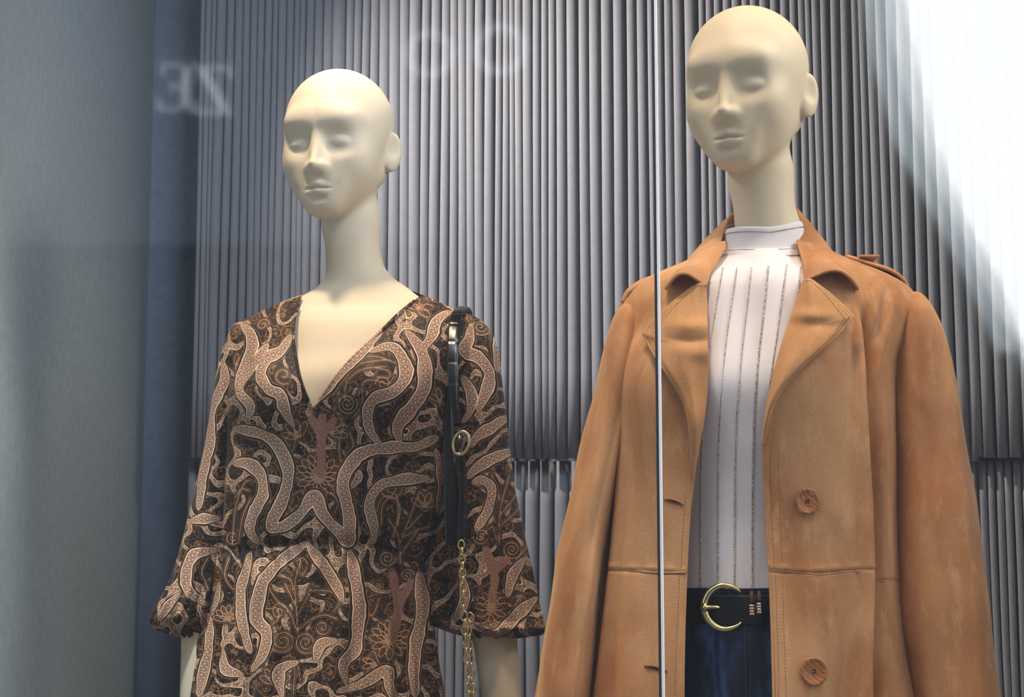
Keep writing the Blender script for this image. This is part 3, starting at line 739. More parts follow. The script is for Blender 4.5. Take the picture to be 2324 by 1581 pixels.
# bust, folds and gathers
def surf(px, py, tabf, dispf, YC, pw):
    px = np.atleast_1d(np.asarray(px, float)); py = np.atleast_1d(np.asarray(py, float)); px, py = np.broadcast_arrays(px, py)
    y = np.full(px.shape, YC-.1)
    for _ in range(5):
        W = P(px, py, y); W[..., 1] = YC; pe, re = proj(W)
        r = tabf(re.ravel()).reshape(re.shape+(4,)); c_ = (r[..., 0]+r[..., 1])/2; w_ = (r[..., 1]-r[..., 0])/2
        q = np.clip(np.abs((pe-c_)/w_), 0, .9999)**(1/pw); ph = np.arccos(np.clip(np.sign(pe-c_)*q, -1, 1))
        y = YC+r[..., 3]-r[..., 2]*np.sin(ph)**pw-dispf(ph, re, px)*np.sin(ph)
    return y
def g2(x, y, cx_, cy_, sx, sy): return np.exp(-((x-cx_)/sx)**2-((y-cy_)/sy)**2)
disp = .030*g2(pxv, py_, 625, 915, 75, 85)+.030*g2(pxv, py_, 880, 915, 90, 85)-.010*g2(pxv, py_, 735, 980, 40, 110)
ang = ph*1.0
below = sstep(1225, 1330, py_); above = sstep(1000, 1225, py_)*(1-below)
disp = disp+below*(.0085*np.sin(ang*15+1.1*np.sin(py_/90)+.4)+.0050*np.sin(ang*27+.8*np.sin(py_/70)+2)+.002*np.sin(ang*49+1))*(.6+.4*sstep(1300, 1600, py_))
gath = np.exp(-((py_-1250)/34)**2)
disp = disp+gath*(.0035*np.sin(ang*46+py_/14)+.002*np.sin(ang*71))-.004*np.exp(-((py_-1243-10*np.sin(ang*3))/9)**2)
disp = disp+above*.0035*np.sin(ang*19+py_/60)
# soft pulls from the shoulders and across the chest
disp = disp+.0035*wob(pxv/60, py_/85, seed=4)*sstep(690, 760, py_)*(1-below)+.0022*wob(pxv/24+py_/60, py_/70, seed=8)*sstep(720, 800, py_)
disp = disp+.006*np.sin((pxv-py_*.35)/16)*g2(pxv, py_, 560, 900, 40, 90)+.006*np.sin((pxv+py_*.3)/15)*g2(pxv, py_, 985, 960, 40, 110)
DG = np.stack([xe+disp*np.cos(ph)*.6, ye-disp*np.sin(ph), zz], -1)
vx, vy = proj(DG)
def inpoly(px, py, poly):
    ins = np.zeros(px.shape, bool); n = len(poly)
    for i in range(n):
        x0, y0 = poly[i]; x1, y1 = poly[(i+1) % n]
        c = ((y0 > py) != (y1 > py)); ins ^= c & (px < (x1-x0)*(py-y0)/(y1-y0+1e-12)+x0)
    return ins
vp = np.vstack([VNd, [[962, 560], [690, 560]]])
insV = inpoly(vx, vy, vp) & (np.sin(ph) > .02)
# snap the first vertices outside the opening onto its edge
Fq = gridf(nr, len(pf), True); fin = insV.ravel()[Fq]; keep = ~fin.all(1) & ~(fin.any(1) & (rows[Fq.min(1)//len(pf)] < 676))
edge_in = insV.ravel().copy()
vi = np.unique(Fq[keep & fin.any(1)]); vi = vi[insV.ravel()[vi]]
pts2 = np.stack([vx.ravel()[vi], vy.ravel()[vi]], 1)
dd = ((pts2[:, None]-VNd[None])**2).sum(-1); tg = VNd[dd.argmin(1)]
flat = DG.reshape(-1, 3); flat[vi] = P(tg[:, 0], tg[:, 1], flat[vi][:, 1])
o = grid('bodice_and_skirt', flat.reshape(DG.shape), M_PAISLEY, dress, closed=True, keep=keep, attrs=print_attrs(flat))
# dress front depth at a photo point, for things lying on it
def dress_y(px, py):
    return surf(px, py, lambda r: pchip(DTa[:, 0], DTa[:, 1:], r), lambda ph, r, x: .030*g2(x, r, 625, 915, 75, 85)+.030*g2(x, r, 880, 915, 90, 85)-.010*g2(x, r, 735, 980, 40, 110), YL, .92)
# rolled neckline binding
nb = catmull(VN[1:-1], 120); nby = dress_y(nb[:, 0], nb[:, 1])
nby = np.convolve(np.pad(nby, 3, mode='edge'), np.ones(7)/7, 'valid')
NBP = P(nb[:, 0], nb[:, 1], nby); m = MB(); m.tube(NBP+np.array([0, -.001, 0]), .0026, 8)
o = m.build('neckline_binding', M_PAISLEY, dress)
def add_attrs(o, parent, V):
    for k_, a in print_attrs(V).items():
        a = np.asarray(a, np.float32)
        if a.ndim == 1: at = o.data.attributes.new(k_, 'FLOAT', 'POINT'); at.data.foreach_set('value', a)
        else: at = o.data.attributes.new(k_, 'FLOAT_VECTOR', 'POINT'); at.data.foreach_set('vector', a.ravel())
add_attrs(o, dress, np.concatenate(m.v))
def sleeve(name, tab, YC, mat, parent, fine, foldf, attrs=True, nphi=150, pw=.95, thick=0):
    T = np.array(tab, float)
    rows = np.arange(T[0, 0], T[-1, 0]+.1, fine)
    D_ = pchip(T[:, 0], T[:, 1:], rows)
    ph = np.broadcast_to(PI-np.linspace(-.1, 2*PI-.1, nphi, endpoint=False)[None, :], (len(rows), nphi))
    Y0 = YC+D_[:, 3]
    L_ = P(D_[:, 0], rows, Y0); R_ = P(D_[:, 1], rows, Y0)
    cx = ((L_+R_)[:, 0]/2)[:, None]; wv = ((R_-L_)[:, 0]/2)[:, None]; zz = L_[:, 2][:, None]*np.ones_like(ph)
    disp = foldf(ph, rows[:, None], cx)
    x = cx+(wv)*sup(np.cos(ph), pw)+disp*np.cos(ph)*.7; y = Y0[:, None]-D_[:, 2][:, None]*sup(np.sin(ph), pw)-disp*np.sin(ph)
    G = np.stack([x, y, zz], -1)
    return grid(name, G, mat, parent, closed=True, attrs=print_attrs(G.reshape(-1, 3)) if attrs else None, thick=thick)
def dsf(seed, r0, r1):
    def f(ph, py, cx):
        k = sstep(r1-260, r1-20, py)
        return (.0035*wob(ph*2, py/75, seed=seed)+k*(.006*np.sin(ph*9+py/160+seed)+.003*np.sin(ph*19+seed)))*sstep(r0, r0+60, py)
    return f
SR = [(714,1046,1062,.02,.012),(722,1036,1082,.04,.010),(740,1030,1105,.055,.008),(765,1026,1120,.062,.008),(800,1022,1131,.068,.008),(900,1018,1141,.072,.012),(1000,1008,1154,.074,.024),(1100,998,1172,.078,.034),(1200,978,1191,.082,.040),
      (1300,958,1208,.086,.044),(1370,952,1220,.088,.040),(1405,958,1229,.084,.034),(1425,1000,1232,.078,.022),(1438,1035,1228,.062,.022),(1446,1075,1180,.040,.022),(1449,1082,1160,.034,.022)]
sleeve('sleeve', SR, YL, M_PAISLEY, dress, 2.2, dsf(3, 730, 1449), nphi=210)
SL = [(732,548,562,.02,.012),(742,532,575,.045,.010),(765,520,580,.058,.010),(800,507,580,.066,.010),(860,492,570,.070,.012),(980,470,548,.072,.018),(1130,441,530,.076,.022),(1230,417,520,.082,.024),
      (1320,391,505,.088,.024),(1370,368,492,.090,.022),(1395,355,484,.088,.022),(1412,352,478,.080,.022),(1428,368,472,.062,.022),(1440,404,462,.040,.022),(1446,418,452,.030,.022)]
sleeve('sleeve', SL, YL, M_PAISLEY, dress, 2.2, dsf(6, 745, 1446), nphi=190)

# ------------------------------------------------------------------ shoulder bag: strap, ring, chain and the bag hanging below the frame
bag = empty('shoulder_bag', (P(1066, 1760, YL-.07)[0], YL-.07, P(0, 1760, YL-.07)[2]), 'black crocodile leather shoulder strap with gold ring and chain on the paisley dress', 'bag')
def ribbon(name, cen, wid, mat, parent, th=.003, n=120, crease=None, tilt=0.0):
    cen = catmull(cen, n); wid = np.interp(np.linspace(0, 1, n), np.linspace(0, 1, len(wid)), wid)
    T = np.gradient(cen, axis=0); T /= np.linalg.norm(T, axis=1)[:, None]
    X = np.array([1.0, tilt, 0]); X /= np.linalg.norm(X)
    W = X-T*(T@X)[:, None]; W /= np.linalg.norm(W, axis=1)[:, None]; N = np.cross(W, T)
    th_ = np.linspace(0, 2*PI, 14, endpoint=False)
    rr = np.ones(n) if crease is None else 1-.30*np.clip(np.cos(np.arange(n)*2*PI/crease)*6-5, 0, 1)
    a = np.sign(np.cos(th_))*np.abs(np.cos(th_))**.6; b = np.sign(np.sin(th_))*np.abs(np.sin(th_))**.8
    G = cen[:, None]+W[:, None]*(a[None, :, None]*(wid/2)[:, None, None])+N[:, None]*(b[None, :]*th*rr[:, None])[..., None]
    return grid(name, G, mat, parent, closed=True)
def on_dress(L, lift=.006, yadd=0):
    L = np.array(L, float); return P(L[:, 0], L[:, 1], dress_y(L[:, 0], L[:, 1])-lift+yadd)
top = P(1052, 700, YL+.01)
c1 = np.vstack([[P(1062, 712, YL+.06)], [P(1056, 701, YL+.03)], [P(1048, 699, YL-.005)], [P(1038, 712, YL-.045)], P([1030, 1027, 1027, 1029, 1033, 1039], [740, 785, 830, 870, 920, 960], np.array([-.078, -.100, -.112, -.120, -.124, -.122])+YL)])
ribbon('strap', c1, [.017, .018, .0185, .019, .019, .019, .0185, .018, .0145, .010], M_CROC, bag, .0028, 150, crease=17)
c2 = P([1046, 1050, 1051, 1050, 1048], [1030, 1070, 1120, 1180, 1228], np.array([-.120, -.118, -.115, -.112, -.108])+YL)
ribbon('strap', c2, [.012, .013, .014, .016, .017], M_CROC, bag, .003, 90, crease=21)
c3 = np.vstack([[P(1066, 708, YL+.03)], [P(1070, 740, YL+.075)], [P(1040, 840, YL+.10)]]); 
c4 = P([1022, 1018, 1021, 1028, 1034], [862, 940, 1040, 1140, 1232], np.array([-.060, -.072, -.084, -.090, -.092])+YL)
ribbon('strap', c4, [.010, .018, .022, .030, .034], M_CROC, bag, .003, 90)
# oval ring
t = np.linspace(0, 2*PI, 48, endpoint=False); rc = P(1047, 1005, YL-.127); ra = .0185; rb = .0125; tl = math.radians(14)
rp = np.stack([rb*np.cos(t)*math.cos(tl)+ra*np.sin(t)*math.sin(tl), 0*t-.003*np.cos(t), ra*np.sin(t)*math.cos(tl)-rb*np.cos(t)*math.sin(tl)], 1)
rp[:, 0] *= 1; m = MB(); m.tube(rc+rp*np.array([1, 1, 1]), .0029, 12, closed=True); m.build('buckle_ring', M_GOLD, bag)
m = MB(); m.tube([rc+np.array([-.006, .002, -.013]), rc+np.array([-.0045, .001, 0]), rc+np.array([-.001, .002, .013])], .0052, 10); m.build('strap_loop', M_CROC, bag)
# chain links
def link_mesh(a, b, r):
    t = np.linspace(0, 2*PI, 20, endpoint=False); m = MB()
    m.tube(np.stack([b*np.cos(t), 0*t, a*np.sin(t)], 1), r, 8, closed=True); return m
def chain(cpts, pitch, parent, a=.0074, b=.0050, r=.0014):
    c = catmull(cpts, 400); L = np.r_[0, np.cumsum(np.linalg.norm(np.diff(c, axis=0), axis=1))]
    n = int(L[-1]/pitch); rs = np.random.RandomState(5); proto = None
    for i in range(n):
        p = np.array([np.interp(i*pitch, L, c[:, k]) for k in range(3)]); q = np.array([np.interp(i*pitch+.003, L, c[:, k]) for k in range(3)])
        from mathutils import Euler
        tx = math.atan2(-(q-p)[0], -(q-p)[2])
        rot = (i % 2)*PI/2*.9+rs.uniform(-.3, .3)+.25
        if proto is None:
            mm = link_mesh(a, b, r); oo = mm.build('chain_link', M_GOLD, parent); off = np.array(parent.location)
            me = oo.data; co = np.concatenate(mm.v).astype(np.float32); me.vertices.foreach_set('co', co.ravel()); me.update(); proto = oo
        else:
            oo = proto.copy(); COL.objects.link(oo); oo.parent = parent
        oo.location = p-np.array(parent.location); oo.rotation_euler = (0, -tx+PI if False else tx*-1, rot)
chain(P([1047, 1050, 1053, 1059, 1065, 1068], [1236, 1300, 1390, 1480, 1581, 1700], YL-.112), .0112, bag)
chain(P([1068, 1063, 1068, 1073, 1076], [1400, 1425, 1500, 1581, 1700], YL-.098), .0112, bag)
# bag body (below the frame)
b0 = P(1070, 1720, YL-.105); m = MB(); m.box((b0[0]-.10, b0[1]-.03, b0[2]-.16), (b0[0]+.10, b0[1]+.03, b0[2]))
m.build('bag_body', M_CROC, bag, smooth=False, bevel=.012)
m = MB(); m.box((b0[0]-.101, b0[1]-.036, b0[2]-.09), (b0[0]+.101, b0[1]-.029, b0[2]+.003)); m.build('flap', M_CROC, bag, smooth=False, bevel=.003)

# ------------------------------------------------------------------ white blouse
blouse = empty('blouse', (HCR[0]+.03, YR, FLZ+.6), 'white high-neck blouse with vertical gold thread lines under the tan coat', 'blouse')
BL = [(578,1644,1814,.062,.012),(596,1610,1846,.070,.010),(615,1574,1886,.078,.008),(635,1530,1932,.086,.002),(665,1496,1965,.094,-.002),(720,1482,1975,.102,-.004),(800,1496,1950,.110,-.010),(900,1505,1925,.120,-.012),(1000,1510,1890,.120,-.008),(1100,1520,1862,.112,-.004),
      (1200,1524,1842,.106,.0),(1300,1522,1836,.106,.002),(1345,1522,1836,.106,.002)]
BLa = np.array(BL, float)
def torso_grid(T, YC, step, dispf, nphi=260, pw=.95, r0=None, r1=None):
    T = np.array(T, float); rows = np.arange(T[0, 0] if r0 is None else r0, (T[-1, 0] if r1 is None else r1)+.1, step)
    D_ = pchip(T[:, 0], T[:, 1:], rows)
    ph = np.broadcast_to(PI-np.linspace(-.1, 2*PI-.1, nphi, endpoint=False)[None, :], (len(rows), nphi))
    L_ = P(D_[:, 0], rows, YC); R_ = P(D_[:, 1], rows, YC)
    cx = ((L_+R_)[:, 0]/2)[:, None]; wv = ((R_-L_)[:, 0]/2)[:, None]; zz = L_[:, 2][:, None]*np.ones_like(ph)
    x = cx+wv*sup(np.cos(ph), pw); y = YC+D_[:, 3][:, None]-D_[:, 2][:, None]*sup(np.sin(ph), pw)
    px = proj(np.stack([x, y, zz], -1))[0]; d = dispf(ph, rows[:, None], px)
    return np.stack([x+d*np.cos(ph)*.7, y-d*np.sin(ph), zz], -1)
def bdisp(ph, py, px):
    fr = np.clip(np.sin(ph), 0, 1)
    d = .020*g2(px, py, 1610, 885, 70, 90)+.016*g2(px, py, 1760, 885, 70, 90)
    d = d+.0018*wob(px/26-py/240, py/190, seed=12)*fr+.0022*np.sin(px/17+py/130)*sstep(1180, 1330, py)*fr*.6
    d = d-.002*g2(px, py, 1600, 640, 14, 60)+.0025*np.sin((px-1830)/7+py/60)*g2(px, py, 1808, 660, 26, 80)
    return d
grid('blouse_front_and_back', torso_grid(BL, YR, 5, bdisp), M_BLOUSE, blouse, closed=True)
def blouse_y(px, py): return surf(px, py, lambda r: pchip(BLa[:, 0], BLa[:, 1:], r), bdisp, YR, .95)
# stand collar, dipping at the front and rising to the right
th = np.linspace(0, 2*PI, 120, endpoint=False)
def neck_ring(pyf, rise, w, d, yc, cxp):
    c = P(cxp, pyf, YR+yc); x = c[0]+w*np.cos(th); y = YR+yc-d*np.sin(th)
    z = c[2]+rise[0]*np.clip(-np.cos(th), 0, 1)**1.5+rise[1]*np.clip(np.cos(th), 0, 1)**1.5+rise[2]*np.clip(-np.sin(th), 0, 1)
    return np.stack([x, y, z], 1)
CR = [neck_ring(532, (.006, .018, .030), .0565, .055, .014, 1733), neck_ring(536, (.006, .018, .030), .0585, .057, .014, 1733), neck_ring(560, (.006, .014, .025), .0620, .059, .014, 1733),
      neck_ring(582, (.007, .012, .02), .0650, .062, .013, 1731), neck_ring(590, (.007, .012, .015), .0685, .066, .012, 1730), neck_ring(601, (.004, .008, .01), .0740, .070, .011, 1729)]
CRa = np.array(CR); tt = np.linspace(0, 1, 26)
CG = pchip(np.linspace(0, 1, len(CRa)), CRa.reshape(len(CRa), -1), tt).reshape(26, 120, 3)
grid('stand_collar', CG, M_BLOUSE, blouse, closed=True, thick=.0016)
def twist_thread(name, pts, r, parent, mat=M_THREAD):
    pts = np.asarray(pts, float); L = np.linalg.norm(np.diff(pts, axis=0), axis=1).sum(); n = max(8, int(L/.0011))
    c = catmull(pts, n); rr = r*(.75+.45*np.abs(np.sin(np.arange(n)*1.37)))
    c = c+np.stack([np.sin(np.arange(n)*1.9)*r*.35, 0*np.arange(n), 0*np.arange(n)], 1)
    m = MB(); m.tube(c, rr, 6); return m.build(name, mat, parent)
for pl in ([(1641,607),(1626,690),(1612,790),(1600,900),(1594,1000),(1591,1150),(1590,1332)], [(1673,606),(1662,680),(1650,760),(1640,860),(1633,960),(1630,1100),(1629,1336)], [(1706,606),(1697,680),(1686,780),(1677,880),(1671,960),(1668,1100),(1667,1336)],
           [(1744,604),(1736,680),(1727,760),(1717,860),(1711,960),(1708,1100),(1707,1336)], [(1786,600),(1775,680),(1762,770),(1750,850),(1743,920),(1741,1000),(1742,1100),(1746,1250),(1750,1336)], [(1612,640),(1600,740),(1590,820)], [(1818,604),(1812,660),(1800,740)]):
    pl = np.array(pl, float); c = catmull(pl, 60); twist_thread('metallic_thread', P(c[:, 0], c[:, 1], blouse_y(c[:, 0], c[:, 1])-.0016), .0008 if pl[0, 0] != 1744 else .0012, blouse)
for k in (7, 17):
    ring = CG[k]; c0 = CG[k].mean(0); sel = ring[(np.sin(th) > -.25)]
    o_ = np.argsort(np.where(np.sin(th) > -.25, np.cos(th), 9)); sel = ring[o_[:int((np.sin(th) > -.25).sum())]]
    twist_thread('metallic_thread', sel+(sel-c0)*np.array([.022, .022, 0]), .0007, blouse)

# ------------------------------------------------------------------ jeans and belt
jeans = empty('jeans', (HCR[0]+.03, YR, FLZ+.1), 'dark blue denim jeans below the black belt', 'jeans')
JT = [(1334,1520,1840,.108,.002),(1400,1512,1848,.112,.002),(1500,1500,1862,.118,.004),(1581,1490,1872,.122,.006),(1800,1480,1890,.128,.008),(1860,1484,1886,.124,.008)]
JTa = np.array(JT, float)
def jdisp(ph, py, px):
    f = np.clip(np.sin(ph), 0, 1)
    return (.0016*wob(px/22, py/45, seed=31)+.003*np.exp(-((px-1690-(py-1500)*.05)/22)**2)*sstep(1400, 1450, py)-.003*np.exp(-((px-1627-(py-1420)*.01)/5)**2)*sstep(1410, 1425, py))*f+.0018*np.sin(px/11+py/60)*f*sstep(1440, 1520, py)*np.exp(-((px-1690)/50)**2)
def jeans_y(px, py, T=JTa):
    return surf(px, py, lambda r: pchip(T[:, 0], T[:, 1:], r), (jdisp if T is JTa else (lambda a, b, c: 0*c)), YR, .95)
grid('waist_and_hips', torso_grid(JT, YR, 4, jdisp), M_DENIM, jeans, closed=True)
for s_ in (-1, 1):
    cxl = HCR[0]+.03+s_*.085; m = MB(); z1 = float(P(0, 1790, YR)[2])
    m.tube([(cxl, YR+.01, z1+.06), (cxl, YR+.01, z1-.15), (cxl, YR+.01, FLZ+.55), (cxl-s_*.0, YR+.01, FLZ+.12)], [.104, .100, .078, .06], 28, caps=False); m.build('leg', M_DENIM, jeans)
def jl(name, L, r, mat, lift=.001, parent=jeans, T=JTa):
    c = catmull(np.array(L, float), 40); m = MB(); m.tube(P(c[:, 0], c[:, 1], jeans_y(c[:, 0], c[:, 1], T)-lift), r, 6); return m.build(name, mat, parent)
jl('waistband_edge', [(1540,1337),(1600,1336),(1650,1337),(1700,1337),(1760,1336)], .0016, M_DSEAM)
jl('fly_edge', [(1629,1420),(1628,1470),(1630,1530),(1634,1581),(1640,1700)], .0016, M_DSEAM, .0025)
def dashes(name, pts, mat, parent, dash=.0032, gap=.0016, r=.00042):
    pts = np.asarray(pts, float); L = np.r_[0, np.cumsum(np.linalg.norm(np.diff(pts, axis=0), axis=1))]; m = MB(); s_ = 0
    while s_ < L[-1]-dash:
        q = np.stack([np.interp([s_, s_+dash*.5, s_+dash], L, pts[:, k]) for k in range(3)], 1)
        m.tube(q, [r*.6, r, r*.6], 5); s_ += dash+gap
    return m.build(name, mat, parent)
for L in ([(1690,1420),(1691,1500),(1694,1600)], [(1702,1420),(1702,1500),(1703,1600)], [(1545,1341),(1640,1341),(1745,1341)]):
    c = catmull(np.array(L, float), 40); dashes('stitching', P(c[:, 0], c[:, 1], jeans_y(c[:, 0], c[:, 1])-.0036), Mat('rust_thread', lin(96, 56, 44), .7).m, jeans)
belt = empty('belt', (HCR[0]+.03, YR, float(P(0, 1378, YR)[2])), 'black leather belt with a gold crescent buckle over dark jeans', 'belt')
BTT = [(1347,1512,1846,.113,.002),(1349,1509,1849,.1165,.002),(1378,1508,1851,.1175,.002),(1410,1507,1853,.1165,.002),(1412,1510,1850,.113,.002)]
grid('strap', torso_grid(BTT, YR, 1.5, lambda ph, py, px: .0*px+.0003*wob(px/30, py/20, seed=2), nphi=160), M_BELT, belt, closed=True)
BTa2 = np.array(BTT, float)
by = float(jeans_y(1640, 1378, BTa2)[0])-.004
bc = P(1646, 1377, by); t = np.linspace(math.radians(42), math.radians(318), 70); rr_ = .0295
prof = .0046*np.sin(np.linspace(0, PI, 70))**.55+.0006
m = MB(); m.tube(np.stack([bc[0]+rr_*np.cos(t), bc[1]-.003-.002*np.cos(t), bc[2]+rr_*1.03*np.sin(t)], 1), prof, 16); m.build('buckle', M_GOLD, belt)
pb = bc+np.array([-rr_, -.003, 0])
m = MB(); m.tube([pb+np.array([-.004, -.003, 0]), pb+np.array([0, -.0052, 0]), pb+np.array([.004, -.0045, 0]), pb+np.array([.012, -.002, 0]), pb+np.array([.020, -.001, 0]), pb+np.array([.0215, -.001, 0])], [.0028, .0036, .0026, .0026, .0022, .0008], 12); m.build('buckle_prong', M_GOLD, belt)
m = MB(); m.tube([pb+np.array([.0, -.001, -.0048]), pb+np.array([0, -.003, 0]), pb+np.array([0, -.001, .0048])], .0040, 12); m.build('prong_hinge', M_GOLD, belt)
for (x, y, mt) in ((1707, 1387, Mat('rose_metal', lin(225, 180, 150), .15, metal=1.).m), (1724, 1383, M_STEEL)):
    for k in range(4):
        yy = y-13+k*6.4; c = P(x+k*.3, yy, float(jeans_y(x, yy, BTa2)[0])-.003)
        t = np.linspace(0, 2*PI, 24, endpoint=False); m = MB(); m.tube(np.stack([c[0]+.0034*np.cos(t), c[1]+.0022*np.sin(t), c[2]+0*t], 1), .0020, 10, closed=True)
        m.build('metal_bead', mt, belt)
    c = catmull(np.array([(x-1, 1341), (x-1, 1350), (x, 1362), (x, y-14)], float), 12)
    ribbon('hanging_tab', P(c[::4, 0], c[::4, 1], jeans_y(c[::4, 0], c[::4, 1], BTa2)-.0035), [.0052, .0056, .0058], M_BROWN, belt, .0012, 20)
m = MB(); c = P(1673, 1380, float(jeans_y(1673, 1380, BTa2)[0])-.0003); m.tube([c, c+np.array([0, -.0006, 0])], .0011, 10); m.build('prong_hole', M_DARK, belt)

# ------------------------------------------------------------------ tan suede coat
coat = empty('trench_coat', (HCR[0]+.03, YR, FLZ+.4), 'open tan suede trench coat with wide lapels, epaulettes and brown buttons', 'coat')
CT = [ # row, left, right, half depth, depth offset
 (556,1612,1855,.072,.022),(572,1590,1892,.078,.020),(592,1556,1930,.086,.018),(615,1502,1990,.094,.016),(640,1455,2040,.100,.012),(665,1428,2070,.106,.010),(700,1412,2080,.113,.006),(760,1410,2060,.124,.0),(830,1408,2030,.136,-.004),
 (900,1405,2020,.144,-.006),(1000,1398,2015,.148,-.006),(1150,1382,2020,.148,.0),(1300,1362,2033,.150,.004),(1450,1342,2052,.156,.006),(1581,1324,2070,.164,.008),(1900,1285,2120,.185,.010),(2250,1250,2165,.205,.012)]
CTa = np.array(CT, float)
OL = catmull([(1650,556),(1632,590),(1604,640),(1604,700),(1606,780),(1606,860),(1600,930),(1588,1000),(1576,1070),(1566,1150),(1560,1230),(1556,1320),(1552,1440),(1550,1581),(1552,1800),(1560,2260)], 400)
OR = catmull([(1812,556),(1822,600),(1824,640),(1806,690),(1785,750),(1766,810),(1749,880),(1738,940),(1733,1000),(1735,1080),(1739,1160),(1744,1260),(1749,1340),(1753,1450),(1756,1581),(1760,1800),(1768,2260)], 400)
def cdisp(ph, py, px):
    f = np.clip(np.sin(ph), 0, 1)
    lo = sstep(700, 1000, py)
    d = .0045*wob(px/95, py/150, seed=41)*lo+.0022*wob(px/38, py/120, seed=44)
    # long vertical folds
    def fold(x0, slope, wdt, a, y0, y1): return a*np.exp(-((px-x0-slope*(py-1000))/wdt)**2)*sstep(y0, y0+90, py)*(1-sstep(y1, y1+120, py))
    d = d+.003*wob(px/60+py/300, py/110, seed=77)*lo
    d = d+fold(1950, .03, 10, .018, 700, 2300)-fold(1975, .035, 12, .022, 690, 2300)+fold(1992, .03, 9, .005, 660, 1200)
    d = d+fold(1430, -.12, 14, .015, 740, 2300)-fold(1408, -.11, 12, .014, 740, 2300)+fold(1470, -.12, 26, .006, 760, 1300)
    d = d-fold(1885, .03, 30, .006, 1150, 2300)+fold(1850, .02, 34, .005, 1250, 2300)+fold(1480, -.10, 30, .006, 1280, 2300)-fold(1515, -.08, 20, .005, 1180, 2300)
    # creases by the armholes
    d = d+.0075*np.exp(-((px-2012+.25*(py-760))/9)**2)*g2(px, py, 2010, 790, 60, 90)-.008*np.exp(-((px-1992+.25*(py-760))/10)**2)*g2(px, py, 2000, 800, 60, 110)
    d = d+.006*np.exp(-((px-1925+.10*(py-700))/14)**2)*g2(px, py, 1925, 720, 60, 90)-.006*np.exp(-((px-1955+.08*(py-700))/12)**2)*g2(px, py, 1955, 740, 60, 110)
    d = d+.006*np.exp(-((px-1442)/9)**2)*g2(px, py, 1440, 800, 40, 110)-.006*np.exp(-((px-1424)/8)**2)*g2(px, py, 1424, 820, 40, 110)
    d = d+.014*g2(px, py, 1480, 900, 60, 110)+.014*g2(px, py, 1880, 900, 80, 110)
    # seam line puckers
    sy = np.where(px < 1650, 1296+.05*(px-1450), np.where(px < 1962, 1294+6*np.sin((px-1745)/60), 1316))
    d = d-.0028*np.exp(-((py-sy)/3.5)**2)+.0012*np.exp(-((py-sy+9)/6)**2)*(1+np.sin(px/6))*.8
    return d
def coat_rows(py): return pchip(CTa[:, 0], CTa[:, 1:], py)
def coat_pt(px, py, lift=0.0):
    px, py = np.broadcast_arrays(np.atleast_1d(np.asarray(px, float)), np.atleast_1d(np.asarray(py, float)))
    return P(px, py, surf(px, py, coat_rows, cdisp, YR, .92)-lift)
rows = np.concatenate([np.arange(556, 1600, 3.2), np.arange(1605, 2250, 22)]); nr = len(rows)
D_ = coat_rows(rows); c_ = (D_[:, 0]+D_[:, 1])/2; w_ = (D_[:, 1]-D_[:, 0])/2
W_ = P(1680+0*rows, rows, YR); W_[:, 1] = YR+D_[:, 3]-D_[:, 2]*.93; rv = proj(W_)[1]   # where the front of each row shows
xl_ = np.interp(rv, OL[:, 1], OL[:, 0]); xr_ = np.interp(rv, OR[:, 1], OR[:, 0])
# the front depth differs from the axis depth: correct the opening for perspective
def phi_of(x, sgn):
    k = 1-(D_[:, 2]-D_[:, 3])/YR*.9
    q = np.clip((CX+(x-CX)*k-c_)/w_, -.999, .999); return np.arccos(np.sign(q)*np.abs(q)**(1/.92))
pl_ = phi_of(xl_, -1); pr_ = phi_of(xr_, 1)     # angles: pi = left side, 0 = right side
nc = 460; u = np.linspace(0, 1, nc)
phg = pl_[:, None]+(pr_[:, None]+2*PI-pl_[:, None])*u[None, :]   # from the left edge round the back to the right edge
L_ = P(D_[:, 0], rows, YR); R_ = P(D_[:, 1], rows, YR); cxw = ((L_+R_)[:, 0]/2)[:, None]; wv = ((R_-L_)[:, 0]/2)[:, None]
x = cxw+wv*sup(np.cos(phg), .92); y = YR+D_[:, 3][:, None]-D_[:, 2][:, None]*sup(np.sin(phg), .92); zz = L_[:, 2][:, None]+0*x
pxg = proj(np.stack([x, y, zz], -1))[0]
d = cdisp(phg, rows[:, None]+0*x, pxg)*np.where(np.sin(phg) > 0, 1, .4)
CGr = np.stack([x+d*np.cos(phg)*.6, y-d*np.sin(phg), zz], -1)
grid('coat_body', CGr, M_SUEDE, coat, thick=.0028)
def tube_on(name, L, r, mat, lift, n=80, parent=coat):
    c = catmull(np.array(L, float), n); m = MB(); m.tube(coat_pt(c[:, 0], c[:, 1], lift), r, 6); return m.build(name, mat, parent)
